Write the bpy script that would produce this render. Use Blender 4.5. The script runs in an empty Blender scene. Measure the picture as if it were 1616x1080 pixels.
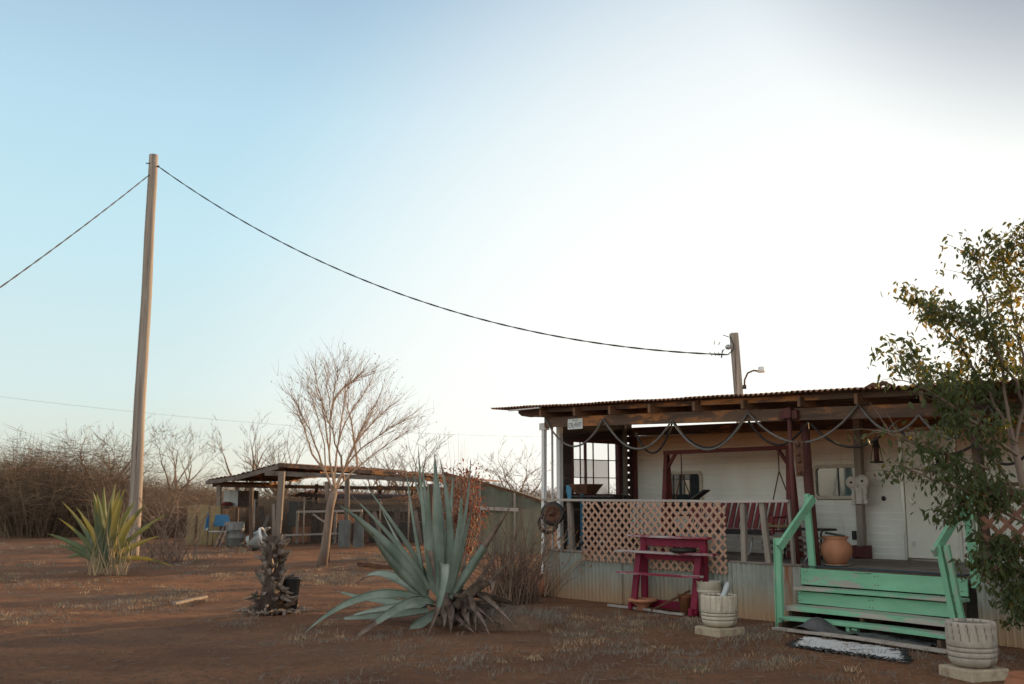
import bpy, bmesh, math, random
from mathutils import Vector, Matrix, Euler, noise
R = math.radians
rnd = random.Random(7)
sc = bpy.context.scene
col = sc.collection

# ------------------------------------------------------------------ camera
H = 1.5; F = 1571.0; W0 = 1616.0
TH = math.atan((786 - 540) / F)
cam = bpy.data.cameras.new("camera"); camo = bpy.data.objects.new("camera", cam); col.objects.link(camo)
camo.location = (0, 0, H); camo.rotation_euler = (R(90) + TH, 0, 0)
cam.sensor_width = 36; cam.lens = 36 * F / W0; cam.clip_end = 6000; cam.clip_start = .1
cam.dof.use_dof = True; cam.dof.focus_distance = 13.0; cam.dof.aperture_fstop = 2.2
sc.camera = camo

def ray(x, y):
    a = (x - 808) / F; b = (540 - y) / F
    return Vector((a, math.cos(TH) - b * math.sin(TH), math.sin(TH) + b * math.cos(TH)))
def G(x, y, z=0.0):                       # point of the ground (height z) seen at a pixel
    r = ray(x, y); return r * ((z - H) / r.z) + Vector((0, 0, H))
def at(x, y, Y):                          # point at depth Y seen at a pixel
    r = ray(x, y); return r * (Y / r.y) + Vector((0, 0, H))
O = G(864, 940)
_r = ray(-550, 786); _r.z = 0; _r.normalize()
U = -_r; V = Vector((-U.y, U.x, 0))
PA = math.atan2(U.y, U.x)
PM = Matrix.Translation(O) @ Matrix.Rotation(PA, 4, 'Z')      # porch frame: x along the porch, y towards the trailer
I4 = Matrix.Identity(4)
def fp(px, py, v):                        # (u, z) on the plane v = const of the porch frame
    r = ray(px, py); o = Vector((0, 0, H)); pt = O + V * v
    t = (pt - o).dot(V) / r.dot(V); p = o + r * t
    return ((p - O).dot(U), p.z)
def L(u, v, z): return PM @ Vector((u, v, z))

# ------------------------------------------------------------------ mesh builder
class MB:
    def __init__(s): s.v = []; s.f = []; s.sm = []; s.mi = []; s.cm = 0
    def add(s, vs, fs, smooth=False):
        o = len(s.v); s.v += [Vector(q) for q in vs]
        for f in fs: s.f.append([i + o for i in f]); s.sm.append(smooth); s.mi.append(s.cm)
        return s
    def box(s, a, b, rot=None, c=None):   # min corner, max corner
        x0, y0, z0 = a; x1, y1, z1 = b
        vs = [Vector(p) for p in ((x0,y0,z0),(x1,y0,z0),(x1,y1,z0),(x0,y1,z0),(x0,y0,z1),(x1,y0,z1),(x1,y1,z1),(x0,y1,z1))]
        if rot is not None:
            c = Vector(c) if c is not None else (Vector(a) + Vector(b)) / 2
            m = rot.to_matrix() if isinstance(rot, Euler) else rot
            vs = [m @ (p - c) + c for p in vs]
        return s.add(vs, [(0,3,2,1),(4,5,6,7),(0,1,5,4),(1,2,6,5),(2,3,7,6),(3,0,4,7)])
    def beam(s, p, q, w, h, up=(0, 0, 1), segs=1, wob=0.0):     # board from p to q, w sideways, h along up
        p = Vector(p); q = Vector(q); d = (q - p).normalized(); up = Vector(up)
        if abs(d.dot(up)) > .98: up = Vector((0, 1, 0))
        sd = d.cross(up).normalized(); up = sd.cross(d).normalized()
        vs = []; fs = []
        for i in range(segs + 1):
            c = p.lerp(q, i / segs)
            if wob and 0 < i < segs: c = c + sd * rnd.uniform(-wob, wob) + up * rnd.uniform(-wob, wob)
            for a, b in ((-1,-1),(1,-1),(1,1),(-1,1)): vs.append(c + sd * a * w / 2 + up * b * h / 2)
            if i:
                o = 4 * (i - 1)
                for k in range(4): fs.append((o + k, o + (k + 1) % 4, o + 4 + (k + 1) % 4, o + 4 + k))
        fs += [(3, 2, 1, 0), tuple(4 * segs + k for k in range(4))]
        return s.add(vs, fs)
    def tube(s, path, r, n=8, smooth=True, cap=True, flat=1.0, upv=None):
        P = [Vector(p) for p in path]; m = len(P)
        rr = r if isinstance(r, (list, tuple)) else [r] * m
        d = (P[1] - P[0]).normalized()
        a = Vector(upv) if upv is not None else Vector((0, 0, 1)) if abs(d.z) < .9 else Vector((1, 0, 0))
        x = d.cross(a).normalized(); vs = []; fs = []
        for i in range(m):
            d = (P[min(i + 1, m - 1)] - P[max(i - 1, 0)])
            if d.length < 1e-9: d = Vector((0, 0, 1))
            d.normalize(); x = (x - d * x.dot(d))
            if x.length < 1e-6: x = d.orthogonal()
            x.normalize(); y = d.cross(x)
            for k in range(n):
                t = 2 * math.pi * k / n
                vs.append(P[i] + x * math.cos(t) * rr[i] + y * math.sin(t) * rr[i] * flat)
            if i:
                o = n * (i - 1)
                for k in range(n): fs.append((o + k, o + (k + 1) % n, o + n + (k + 1) % n, o + n + k))
        if cap: fs += [tuple(range(n - 1, -1, -1)), tuple(range(n * (m - 1), n * m))]
        return s.add(vs, fs, smooth)
    def lathe(s, prof, c=(0, 0, 0), n=32, smooth=True, axis=None, fn=None):   # profile [(r, z)...]
        c = Vector(c); vs = []; fs = []
        for i, (r, z) in enumerate(prof):
            for k in range(n):
                t = 2 * math.pi * k / n
                rr = r * (fn(t, z, r) if fn else 1)
                p = Vector((math.cos(t) * rr, math.sin(t) * rr, z))
                if axis is not None: p = axis @ p
                vs.append(p + c)
            if i:
                o = n * (i - 1)
                for k in range(n): fs.append((o + k, o + (k + 1) % n, o + n + (k + 1) % n, o + n + k))
        return s.add(vs, fs, smooth)
    def ribbon(s, path, w):
        P = [Vector(p) for p in path]; d = (P[-1] - P[0]); x = d.cross(Vector((rnd.uniform(-1,1), rnd.uniform(-1,1), rnd.uniform(-.3,.3))))
        if x.length < 1e-6: x = d.orthogonal()
        x.normalize(); m = len(P); vs = []; fs = []
        for i in range(m):
            ww = w * (1 - .75 * i / (m - 1)) / 2
            vs += [P[i] - x * ww, P[i] + x * ww]
            if i: o = 2 * (i - 1); fs.append((o, o + 1, o + 3, o + 2))
        return s.add(vs, fs)
    def prism(s, pts, y0, y1, plane='xz'):  # polygon in x,z extruded along y
        n = len(pts)
        if plane == 'xz': vs = [(p[0], y0, p[1]) for p in pts] + [(p[0], y1, p[1]) for p in pts]
        elif plane == 'yz': vs = [(y0, p[0], p[1]) for p in pts] + [(y1, p[0], p[1]) for p in pts]
        else: vs = [(p[0], p[1], y0) for p in pts] + [(p[0], p[1], y1) for p in pts]
        fs = [tuple(range(n)), tuple(range(2 * n - 1, n - 1, -1))]
        fs += [(i, i + n, (i + 1) % n + n, (i + 1) % n) for i in range(n)]
        return s.add(vs, fs)
    def build(s, name, mat, parent=None, frame=I4, origin=None, rz=0.0, bevel=0, recalc=True):
        if parent is not None:
            inv = ROOT[parent.name].inverted()
        else:
            if origin is None:
                q = [frame @ p for p in s.v]
                origin = Vector((sum(p.x for p in q) / len(q), sum(p.y for p in q) / len(q), min(p.z for p in q)))
            rm_ = Matrix.Translation(origin) @ Matrix.Rotation(rz, 4, 'Z'); inv = rm_.inverted()
        mm = inv @ frame
        me = bpy.data.meshes.new(name); me.from_pydata([mm @ p for p in s.v], [], s.f)
        me.polygons.foreach_set('use_smooth', s.sm)
        mats = mat if isinstance(mat, (list, tuple)) else [mat]
        for m in mats: me.materials.append(m)
        if len(mats) > 1: me.polygons.foreach_set('material_index', s.mi)
        if recalc and len(s.f) < 20000:
            bm = bmesh.new(); bm.from_mesh(me); bmesh.ops.recalc_face_normals(bm, faces=bm.faces); bm.to_mesh(me); bm.free()
        me.update()
        o = bpy.data.objects.new(name, me); col.objects.link(o)
        if parent is not None:
            o.parent = parent; ROOT[o.name] = ROOT[parent.name]
        else:
            o.location = origin; o.rotation_euler = (0, 0, rz); ROOT[o.name] = rm_
        if bevel:
            b = o.modifiers.new("bevel", 'BEVEL'); b.width = bevel; b.segments = 2; b.limit_method = 'ANGLE'; b.angle_limit = R(40)
        return o
ROOT = {}
def tag(o, label=None, cat=None, group=None, kind=None):
    if label: o['label'] = label
    if cat: o['category'] = cat
    if group: o['group'] = group
    if kind: o['kind'] = kind
    return o
def thing(name, label, cat, loc, rz=0.0, group=None):
    o = bpy.data.objects.new(name, None); col.objects.link(o); o.location = loc; o.rotation_euler = (0, 0, rz)
    o.empty_display_size = .1
    ROOT[o.name] = Matrix.Translation(loc) @ Matrix.Rotation(rz, 4, 'Z')
    return tag(o, label, cat, group)
def dup(root, loc, rz, s=1.0, label=None, group=None, sz=None):
    r = root.copy(); col.objects.link(r); r.location = loc; r.rotation_euler = (0, 0, rz); r.scale = (s, s, sz or s)
    if label: r['label'] = label
    if group: r['group'] = group
    for ch in list(root.children):
        c = ch.copy(); col.objects.link(c); c.parent = r
    return r

# ------------------------------------------------------------------ materials
def newmat(name):
    m = bpy.data.materials.new(name); m.use_nodes = True; nt = m.node_tree
    return m, nt, nt.nodes['Principled BSDF']
def N(nt, t, **k):
    n = nt.nodes.new(t)
    for a, b in k.items(): setattr(n, a, b)
    return n
def c4(c): return (c[0], c[1], c[2], 1)
def mixc(nt, fac, a, b, mode='MIX'):
    m = N(nt, 'ShaderNodeMix', data_type='RGBA', blend_type=mode)
    for sock, val in ((0, fac), (6, a), (7, b)):
        if isinstance(val, (int, float)): m.inputs[sock].default_value = val
        elif isinstance(val, tuple): m.inputs[sock].default_value = c4(val)
        else: nt.links.new(val, m.inputs[sock])
    return m.outputs[2]
def ramp(nt, src, p0, p1):
    r = N(nt, 'ShaderNodeMapRange'); r.inputs[1].default_value = p0; r.inputs[2].default_value = p1
    r.interpolation_type = 'SMOOTHSTEP'
    nt.links.new(src, r.inputs[0]); return r.outputs[0]
def nz(nt, vec, scale, detail=6, rough=.6, stretch=(1, 1, 1)):
    mp = N(nt, 'ShaderNodeMapping'); mp.inputs['Scale'].default_value = stretch; nt.links.new(vec, mp.inputs[0])
    n = N(nt, 'ShaderNodeTexNoise'); n.inputs['Scale'].default_value = scale; n.inputs['Detail'].default_value = detail
    n.inputs['Roughness'].default_value = rough; nt.links.new(mp.outputs[0], n.inputs['Vector']); return n.outputs['Fac']
def surf(name, c1, c2, scale=6, stretch=(1, 1, 1), rough=.75, bump=.3, spots=(), metal=0.0, fine=40, spec=.3, dist=.01, big=None, zgrad=None):
    """two-tone noise surface; spots = [(colour, scale, lo, hi, stretch)]; big = colour of slow stains; zgrad = (z0, z1, colour)"""
    m, nt, p = newmat(name)
    tc = N(nt, 'ShaderNodeTexCoord').outputs['Object']
    a = nz(nt, tc, scale, 8, .65, stretch)
    c = mixc(nt, ramp(nt, a, .3, .7), c1, c2)
    if big: c = mixc(nt, ramp(nt, nz(nt, tc, .9, 4), .42, .72), c, big)
    f = nz(nt, tc, fine, 5, .7, stretch)
    c = mixc(nt, .35, c, mixc(nt, f, (.25, .25, .25), (.95, .95, .95)), 'OVERLAY')
    for (sc_, s_, lo, hi, st) in spots:
        c = mixc(nt, ramp(nt, nz(nt, tc, s_, 7, .7, st), lo, hi), c, sc_)
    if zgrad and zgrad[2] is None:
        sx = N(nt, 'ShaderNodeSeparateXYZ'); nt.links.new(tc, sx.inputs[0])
        c = mixc(nt, ramp(nt, sx.outputs[2], zgrad[0], zgrad[1]), c, (.56,.29,.13))  # no colour given: warm glow painted in, stronger with height
    elif zgrad:
        sx = N(nt, 'ShaderNodeSeparateXYZ'); nt.links.new(tc, sx.inputs[0])
        ad = N(nt, 'ShaderNodeMath', operation='ADD'); nt.links.new(sx.outputs[2], ad.inputs[0])
        ml = N(nt, 'ShaderNodeMath', operation='MULTIPLY'); nt.links.new(nz(nt, tc, 5, 4), ml.inputs[0]); ml.inputs[1].default_value = .25
        nt.links.new(ml.outputs[0], ad.inputs[1])
        c = mixc(nt, ramp(nt, ad.outputs[0], zgrad[0], zgrad[1]), zgrad[2], c)
    nt.links.new(c, p.inputs['Base Color'])
    p.inputs['Roughness'].default_value = rough; p.inputs['Metallic'].default_value = metal
    p.inputs['Specular IOR Level'].default_value = spec
    if bump:
        b = N(nt, 'ShaderNodeBump'); b.inputs['Strength'].default_value = bump; b.inputs['Distance'].default_value = dist
        mx = N(nt, 'ShaderNodeMath', operation='ADD'); nt.links.new(a, mx.inputs[0]); nt.links.new(f, mx.inputs[1])
        nt.links.new(mx.outputs[0], b.inputs['Height']); nt.links.new(b.outputs[0], p.inputs['Normal'])
    return m
def leafmat(name, c1, c2, trans=(.3, .4, .1), tfac=.35, scale=9, rough=.5, bloom=None):
    m, nt, p = newmat(name)
    tc = N(nt, 'ShaderNodeTexCoord').outputs['Object']
    c = mixc(nt, ramp(nt, nz(nt, tc, scale, 4), .35, .65), c1, c2)
    if bloom:
        c = mixc(nt, ramp(nt, nz(nt, tc, 2.2, 5), .4, .7), c, bloom)
        c = mixc(nt, ramp(nt, nz(nt, tc, 17, 6, .7), .62, .70), c, (.22,.17,.11))
        c = mixc(nt, ramp(nt, nz(nt, tc, 5, 6, .7), .62, .80), c, (.33,.30,.17))
    nt.links.new(c, p.inputs['Base Color']); p.inputs['Roughness'].default_value = rough
    p.inputs['Specular IOR Level'].default_value = .25
    t = N(nt, 'ShaderNodeBsdfTranslucent'); t.inputs[0].default_value = c4(trans)
    ms = N(nt, 'ShaderNodeMixShader'); ms.inputs[0].default_value = tfac
    nt.links.new(p.outputs[0], ms.inputs[1]); nt.links.new(t.outputs[0], ms.inputs[2])
    nt.links.new(ms.outputs[0], nt.nodes['Material Output'].inputs[0])
    return m
SX, SY, SZ = (.06, 1, 1), (1, .06, 1), (1, 1, .06)
M = {}
M['wood_x'] = surf('weathered_wood_x', (.30,.25,.21), (.16,.13,.11), 9, (.08,1,1), .85, .5, [((.09,.07,.06), 30, .6, .7, (.04,1,1))])
M['wood_z'] = surf('weathered_wood_z', (.30,.25,.21), (.16,.13,.11), 9, (1,1,.08), .85, .5, [((.09,.07,.06), 30, .6, .7, (1,1,.04))])
M['pale_x'] = surf('pale_wood_x', (.42,.36,.32), (.27,.23,.2), 9, (.08,1,1), .85, .5, [((.15,.11,.1), 20, .6, .7, (.05,1,1))])
M['dark_x'] = surf('dark_beam_x', (.145,.085,.058), (.06,.04,.032), 6, (.1,1,1), .85, .6, [((.42,.17,.06), 1.5, .50, .60, (.6,2,2)), ((.03,.022,.02), 5, .56, .66, (.06,1,1))])
M['dark_y'] = surf('dark_beam_y', (.24,.12,.065), (.11,.062,.042), 6, (1,.1,1), .85, .5, [((.3,.13,.05), 3, .56, .66, (1,.5,1))])
M['dark_z'] = surf('dark_post_z', (.13,.08,.055), (.06,.04,.03), 7, (1,1,.1), .85, .5)
M['endwall'] = surf('dark_boards', (.09,.06,.05), (.045,.032,.028), 8, (1,.1,1), .9, .5)
M['pole'] = surf('pole_wood', (.35,.29,.245), (.20,.165,.14), 14, (1,1,.03), .85, .6, [((.08,.06,.05), 26, .56, .64, (1,1,.015)), ((.12,.08,.06), 7, .68, .72, (1,1,.6))])
M['roof'] = surf('rusty_roof', (.28,.14,.08), (.14,.08,.055), 3, (1,1,1), .7, .3, [((.3,.26,.24), 2.5, .6, .7, (1,1,1))], metal=.3)
M['skirt'] = surf('corrugated_skirt', (.33,.34,.30), (.24,.25,.22), 3, (1,1,.3), .6, .2, [((.28,.13,.07), 2.6, .58, .70, (1,1,.15)), ((.12,.07,.05), 5, .68, .74, (1,1,.1))], metal=.25, zgrad=(.1, .62, (.42,.27,.16)))
M['siding'] = surf('trailer_siding', (.82,.79,.73), (.73,.69,.63), 2.5, (1,1,.3), .5, .1, [((.42,.34,.26), 3.5, .58, .8, (2,1,.2)), ((.35,.2,.12), 9, .70, .76, (2,1,.12))], spec=.4, zgrad=(1.75, 2.55, None))  # zgrad paints the warm bounced sunlight into the upper wall colour
M['door'] = surf('trailer_door', (.74,.69,.60), (.66,.61,.53), 2, (1,1,.4), .5, .08, [((.45,.4,.34), 4, .7, .8, (1,1,.2))])
M['cream'] = surf('cream_trim', (.55,.47,.38), (.42,.35,.28), 8, (1,1,1), .5, .1)
M['alum'] = surf('aluminium_trim', (.6,.58,.54), (.45,.42,.38), 10, (1,1,.2), .4, .1, metal=.6)
M['white_post'] = surf('white_post_paint', (.74,.72,.70), (.55,.52,.5), 10, (1,1,.1), .6, .3, [((.3,.26,.23), 14, .66, .72, (1,1,.2))])
GRN = ((.22,.46,.30), (.16,.37,.235)); GW = (.36,.33,.29)
M['green_x'] = surf('worn_green_paint_x', *GRN, 5, (.3,1,1), .6, .3, [(GW, 4.2, .55, .60, (.25,1,1)), ((.05,.06,.05), 30, .64, .69, (.06,1,1)), ((.30,.24,.18), 1.7, .6, .8, (.5,1,1))])
M['green_z'] = surf('worn_green_paint_z', *GRN, 5, (1,1,.3), .6, .3, [(GW, 6, .60, .66, (1,1,.3)), ((.05,.09,.07), 30, .63, .68, (1,1,.03))])
M['green_tread'] = surf('worn_green_tread', *GRN, 5, (.3,1,1), .7, .4, [((.42,.37,.32), 3.4, .44, .50, (.22,1,1)), ((.10,.13,.10), 26, .66, .72, (.08,1,1)), ((.3,.14,.08), 6, .7, .74, (.4,1,1))])
M['magenta'] = surf('magenta_paint', (.21,.011,.036), (.15,.010,.028), 5, (1,1,1), .55, .2, [((.12,.02,.03), 9, .66, .74, (1,1,.4))])
M['magenta_top'] = surf('magenta_worn_top', (.24,.02,.045), (.19,.025,.04), 5, (.4,1,1), .6, .3, [((.42,.38,.36), 5, .44, .55, (.15,1,1))])
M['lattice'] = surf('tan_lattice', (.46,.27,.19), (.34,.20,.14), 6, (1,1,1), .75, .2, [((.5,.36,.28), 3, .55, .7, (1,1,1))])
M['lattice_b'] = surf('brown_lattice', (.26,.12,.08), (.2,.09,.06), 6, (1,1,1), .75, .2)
M['deck'] = surf('deck_boards', (.20,.165,.14), (.12,.1,.09), 5, (.15,1,1), .9, .4, big=(.24,.2,.17))
M['carpet'] = surf('blue_carpet_edge', (.035,.06,.09), (.06,.08,.09), 20, (1,1,1), .95, .4)
M['terra'] = surf('terracotta', (.46,.21,.12), (.36,.15,.085), 5, (1,1,.5), .8, .2, [((.5,.34,.26), 6, .64, .76, (1,1,.6))])
M['terra_d'] = surf('dark_terracotta', (.3,.12,.06), (.2,.08,.04), 5, (1,1,.5), .8, .2)
M['cement'] = surf('old_cement', (.56,.49,.40), (.42,.35,.27), 7, (1,1,.6), .9, .6, [((.20,.17,.14), 5, .53, .66, (1,1,.35)), ((.40,.27,.17), 3, .55, .7, (1,1,1))])
M['cement2'] = surf('grey_cement', (.42,.36,.30), (.29,.25,.21), 7, (1,1,.6), .9, .6, [((.15,.13,.11), 4, .52, .66, (1,1,.35)), ((.36,.24,.15), 3, .55, .7, (1,1,1))])
M['slab'] = surf('sandstone_slab', (.42,.34,.24), (.30,.235,.17), 8, (1,1,1), .9, .5, [((.2,.12,.08), 4, .55, .7, (1,1,1))])
M['groove'] = surf('dark_groove', (.22,.185,.15), (.14,.12,.10), 9, (1,1,1), .95, .5)  # darker tone for the mortar grooves, rings and hollow
M['bucketw'] = surf('dirty_white_plastic', (.6,.52,.42), (.5,.42,.33), 6, (1,1,.4), .6, .1)
M['black'] = surf('black_plastic', (.02,.022,.024), (.035,.036,.036), 8, (1,1,1), .45, .3)
M['sheet'] = surf('black_plastic_sheet', (.05,.052,.055), (.09,.09,.09), 5, (1,1,1), .35, .5, [((.2,.16,.13), 3, .6, .75, (1,1,1))])
M['rubber'] = surf('grey_hose', (.17,.15,.14), (.11,.10,.09), 8, (1,1,1), .7, .1)
M['rubber_b'] = surf('black_hose', (.018,.013,.012), (.03,.022,.02), 8, (1,1,1), .6, .1)
M['rust'] = surf('rusty_iron', (.16,.07,.04), (.07,.035,.025), 10, (1,1,1), .8, .4, metal=.3)
M['iron'] = surf('dark_iron', (.05,.045,.042), (.03,.026,.025), 12, (1,1,1), .6, .4, [((.16,.08,.05), 5, .6, .7, (1,1,1))], metal=.4)
M['redmetal'] = surf('oxide_red_metal', (.16,.03,.027), (.10,.022,.02), 6, (1,1,1), .6, .2)
M['redslat'] = surf('red_bench_slats', (.22,.04,.04), (.15,.03,.03), 6, (1,1,.3), .65, .2)
M['redpost'] = surf('red_brown_post', (.12,.035,.03), (.08,.028,.025), 6, (1,1,.2), .7, .3, [((.3,.17,.09), 5, .66, .72, (1,1,.2))])
M['blue'] = surf('blue_painted_steel', (.06,.22,.33), (.04,.15,.24), 7, (1,1,1), .5, .2, [((.16,.08,.05), 6, .66, .74, (1,1,1))])
M['bluep'] = surf('blue_plastic', (.04,.15,.28), (.03,.12,.22), 5, (1,1,1), .5, .1)
M['yellow'] = surf('faded_yellow_board', (.26,.185,.09), (.16,.115,.06), 4, (1,1,.4), .8, .2)
M['owl'] = surf('white_plaster', (.6,.55,.5), (.5,.44,.4), 12, (1,1,1), .8, .5, [((.35,.28,.22), 7, .62, .74, (1,1,1))])
M['matw'] = surf('white_rag_mat', (.66,.66,.65), (.5,.5,.48), 20, (1,1,1), .95, .8, [((.05,.04,.05), 8, .58, .61, (.4,1,1)), ((.3,.16,.08), 3, .62, .72, (1,1,1))])
M['galv'] = surf('galvanised_sheet', (.40,.41,.40), (.28,.29,.29), 4, (1,1,.3), .45, .2, [((.2,.12,.08), 4, .64, .74, (1,1,.4))], metal=.5)
M['olddrum'] = surf('old_grey_metal', (.20,.21,.20), (.12,.12,.115), 4, (1,1,.3), .6, .3, [((.2,.1,.06), 4, .55, .68, (1,1,.4))], metal=.3)
M['wire'] = surf('fence_wire', (.12,.105,.09), (.08,.07,.06), 9, (1,1,1), .8, 0)
M['cable'] = surf('black_cable', (.02,.02,.025), (.03,.03,.035), 9, (1,1,1), .6, 0)
M['shade'] = leafmat('green_shade_cloth', (.16,.165,.13), (.12,.13,.10), (.14,.14,.10), .12, 2, .9)
M['shed_x'] = surf('shed_wood_x', (.18,.145,.12), (.085,.065,.055), 5, (.1,1,1), .9, .5)
M['shed_z'] = surf('shed_wood_z', (.20,.16,.135), (.10,.08,.065), 5, (1,1,.1), .9, .5)
M['twig'] = surf('bare_twig', (.42,.29,.20), (.28,.19,.135), 5, (1,1,1), .9, 0)
M['twig_g'] = surf('grey_twig', (.25,.165,.12), (.15,.10,.075), 5, (1,1,1), .9, 0)
M['bark'] = surf('tree_bark', (.24,.17,.13), (.13,.095,.075), 10, (1,1,.15), .9, .6)
M['brush'] = surf('brush_twigs', (.25,.17,.11), (.14,.095,.065), 1.2, (1,1,1), .95, 0)
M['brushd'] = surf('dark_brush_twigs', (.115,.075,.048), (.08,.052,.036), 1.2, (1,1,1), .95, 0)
M['straw'] = surf('dry_straw', (.46,.34,.2), (.3,.22,.14), 3, (1,1,1), .9, 0)
M['grass'] = surf('dry_grass', (.23,.20,.17), (.14,.12,.10), .8, (1,1,1), .95, 0, big=(.20,.14,.09))
M['palm'] = surf('dead_palm_boot', (.33,.27,.23), (.12,.09,.075), 9, (1,1,.5), .85, .5, [((.05,.035,.03), 8, .6, .7, (1,1,1))])
M['palmd'] = surf('dead_palm_core', (.10,.065,.05), (.05,.035,.03), 14, (1,1,.5), .95, .8)
M['agave'] = leafmat('agave_blue_green', (.215,.26,.205), (.15,.195,.155), (.12,.2,.08), .06, 3, .6, (.29,.335,.28))
M['agave2'] = leafmat('agave_yard', (.10,.16,.12), (.15,.2,.13), (.85,.75,.18), .34, 3, .5)
M['agavedry'] = surf('agave_dry_leaf', (.22,.16,.125), (.09,.062,.05), 8, (1,1,1), .9, .3)
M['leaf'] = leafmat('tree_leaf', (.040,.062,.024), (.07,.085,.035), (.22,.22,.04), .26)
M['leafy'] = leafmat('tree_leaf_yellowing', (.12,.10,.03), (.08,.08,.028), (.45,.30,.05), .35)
M['leafr'] = leafmat('dead_leaf_red', (.19,.085,.06), (.10,.05,.038), (.38,.12,.06), .24)
M['platew'] = surf('plate_white', (.72,.72,.7), (.62,.62,.6), 9, (1,1,1), .4, 0)
M['platet'] = surf('plate_letters', (.02,.03,.05), (.03,.03,.05), 9, (1,1,1), .5, 0)
M['mound'] = surf('grey_mound', (.19,.12,.08), (.12,.08,.055), 9, (1,1,1), .95, 1.0, [((.22,.11,.06), 3, .55, .7, (1,1,1))], dist=.03)

def glass(name, c, rough=.04, tr=0.0):
    m, nt, p = newmat(name)
    p.inputs['Base Color'].default_value = c4(c); p.inputs['Roughness'].default_value = rough
    p.inputs['Specular IOR Level'].default_value = .9; p.inputs['IOR'].default_value = 1.6
    p.inputs['Coat Weight'].default_value = .6; p.inputs['Coat Roughness'].default_value = .03
    if tr:
        t = N(nt, 'ShaderNodeBsdfTransparent'); ms = N(nt, 'ShaderNodeMixShader'); ms.inputs[0].default_value = tr
        nt.links.new(p.outputs[0], ms.inputs[1]); nt.links.new(t.outputs[0], ms.inputs[2])
        nt.links.new(ms.outputs[0], nt.nodes['Material Output'].inputs[0])
    return m
M['glassd'] = glass('dark_window_glass', (.03,.04,.045))
M['glasst'] = glass('teal_window_glass', (.09,.15,.16), .12)
M['glassc'] = glass('clear_pane', (.2,.2,.2), .05, .93)
def frosted():
    m, nt, p = newmat('frosted_pane'); p.inputs['Base Color'].default_value = (.8,.76,.7,1)
    t = N(nt, 'ShaderNodeBsdfTranslucent'); t.inputs[0].default_value = (.85,.78,.7,1)
    ms = N(nt, 'ShaderNodeMixShader'); ms.inputs[0].default_value = .9
    nt.links.new(p.outputs[0], ms.inputs[1]); nt.links.new(t.outputs[0], ms.inputs[2])
    t2 = N(nt, 'ShaderNodeBsdfTransparent'); m2 = N(nt, 'ShaderNodeMixShader'); m2.inputs[0].default_value = .45; nt.links.new(ms.outputs[0], m2.inputs[1]); nt.links.new(t2.outputs[0], m2.inputs[2])
    nt.links.new(m2.outputs[0], nt.nodes['Material Output'].inputs[0]); return m
M['frost'] = frosted()

def ground_mat():
    m, nt, p = newmat('red_dirt')
    tc = N(nt, 'ShaderNodeTexCoord').outputs['Object']
    a = nz(nt, tc, .8, 8, .66, (.6, 1, 1)); b = nz(nt, tc, 9, 8, .7); d = nz(nt, tc, 70, 6, .75); e = nz(nt, tc, .35, 5, .6, (.5, 1, 1))
    c = mixc(nt, ramp(nt, a, .32, .68), (.29,.142,.076), (.155,.080,.050))
    c = mixc(nt, ramp(nt, b, .45, .75), c, (.125,.072,.047))
    c = mixc(nt, ramp(nt, e, .5, .68), c, (.18,.115,.078))
    c = mixc(nt, ramp(nt, nz(nt, tc, 3.1, 7, .75), .6, .72), c, (.15,.118,.09))
    c = mixc(nt, .75, c, mixc(nt, d, (.05,.05,.05), (1,1,1)), 'OVERLAY')
    c = mixc(nt, ramp(nt, nz(nt, tc, 22, 6, .8), .56, .66), c, (.10,.065,.045))
    c = mixc(nt, ramp(nt, nz(nt, tc, 38, 5, .8, (1,1.7,1)), .60, .68), c, (.34,.24,.16))
    v = N(nt, 'ShaderNodeTexVoronoi'); v.inputs['Scale'].default_value = 28; nt.links.new(tc, v.inputs['Vector'])
    c = mixc(nt, ramp(nt, v.outputs['Distance'], .16, .06), c, (.2,.15,.12))
    nt.links.new(c, p.inputs['Base Color']); p.inputs['Roughness'].default_value = .97; p.inputs['Specular IOR Level'].default_value = .1
    bp = N(nt, 'ShaderNodeBump'); bp.inputs['Strength'].default_value = .8; bp.inputs['Distance'].default_value = .06
    s = N(nt, 'ShaderNodeMath', operation='MULTIPLY_ADD'); nt.links.new(b, s.inputs[0]); s.inputs[1].default_value = 1.6; nt.links.new(d, s.inputs[2])
    nt.links.new(s.outputs[0], bp.inputs['Height']); nt.links.new(bp.outputs[0], p.inputs['Normal'])
    return m
M['ground'] = ground_mat()

# ------------------------------------------------------------------ world and sun
SUN_AZ = R(50); SUN_EL = R(7.5)            # azimuth clockwise from +Y
sund = Vector((math.sin(SUN_AZ) * math.cos(SUN_EL), math.cos(SUN_AZ) * math.cos(SUN_EL), math.sin(SUN_EL)))
w = bpy.data.worlds.new("World"); sc.world = w; w.use_nodes = True; nt = w.node_tree
bg = nt.nodes['Background']
sky = N(nt, 'ShaderNodeTexSky', sky_type='NISHITA'); sky.sun_disc = False
sky.sun_elevation = SUN_EL; sky.sun_rotation = SUN_AZ; sky.altitude = 300; sky.air_density = 1.0; sky.dust_density = 1.6; sky.ozone_density = 1.0
BG = .15
tcw = N(nt, 'ShaderNodeTexCoord').outputs['Generated']
nrm = N(nt, 'ShaderNodeVectorMath', operation='NORMALIZE'); nt.links.new(tcw, nrm.inputs[0])
sx = N(nt, 'ShaderNodeSeparateXYZ'); nt.links.new(nrm.outputs[0], sx.inputs[0])
cr = N(nt, 'ShaderNodeValToRGB'); nt.links.new(sx.outputs[2], cr.inputs[0])
el = cr.color_ramp.elements
stops = [(0.0, (.72,.66,.50)), (.03, (.76,.78,.68)), (.10, (.72,.86,.86)), (.25, (.60,.85,.94)), (.36, (.52,.77,.91)), (.47, (.40,.58,.75)), (.6, (.40,.46,.54)), (1.0, (.50,.53,.58))]
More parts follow.
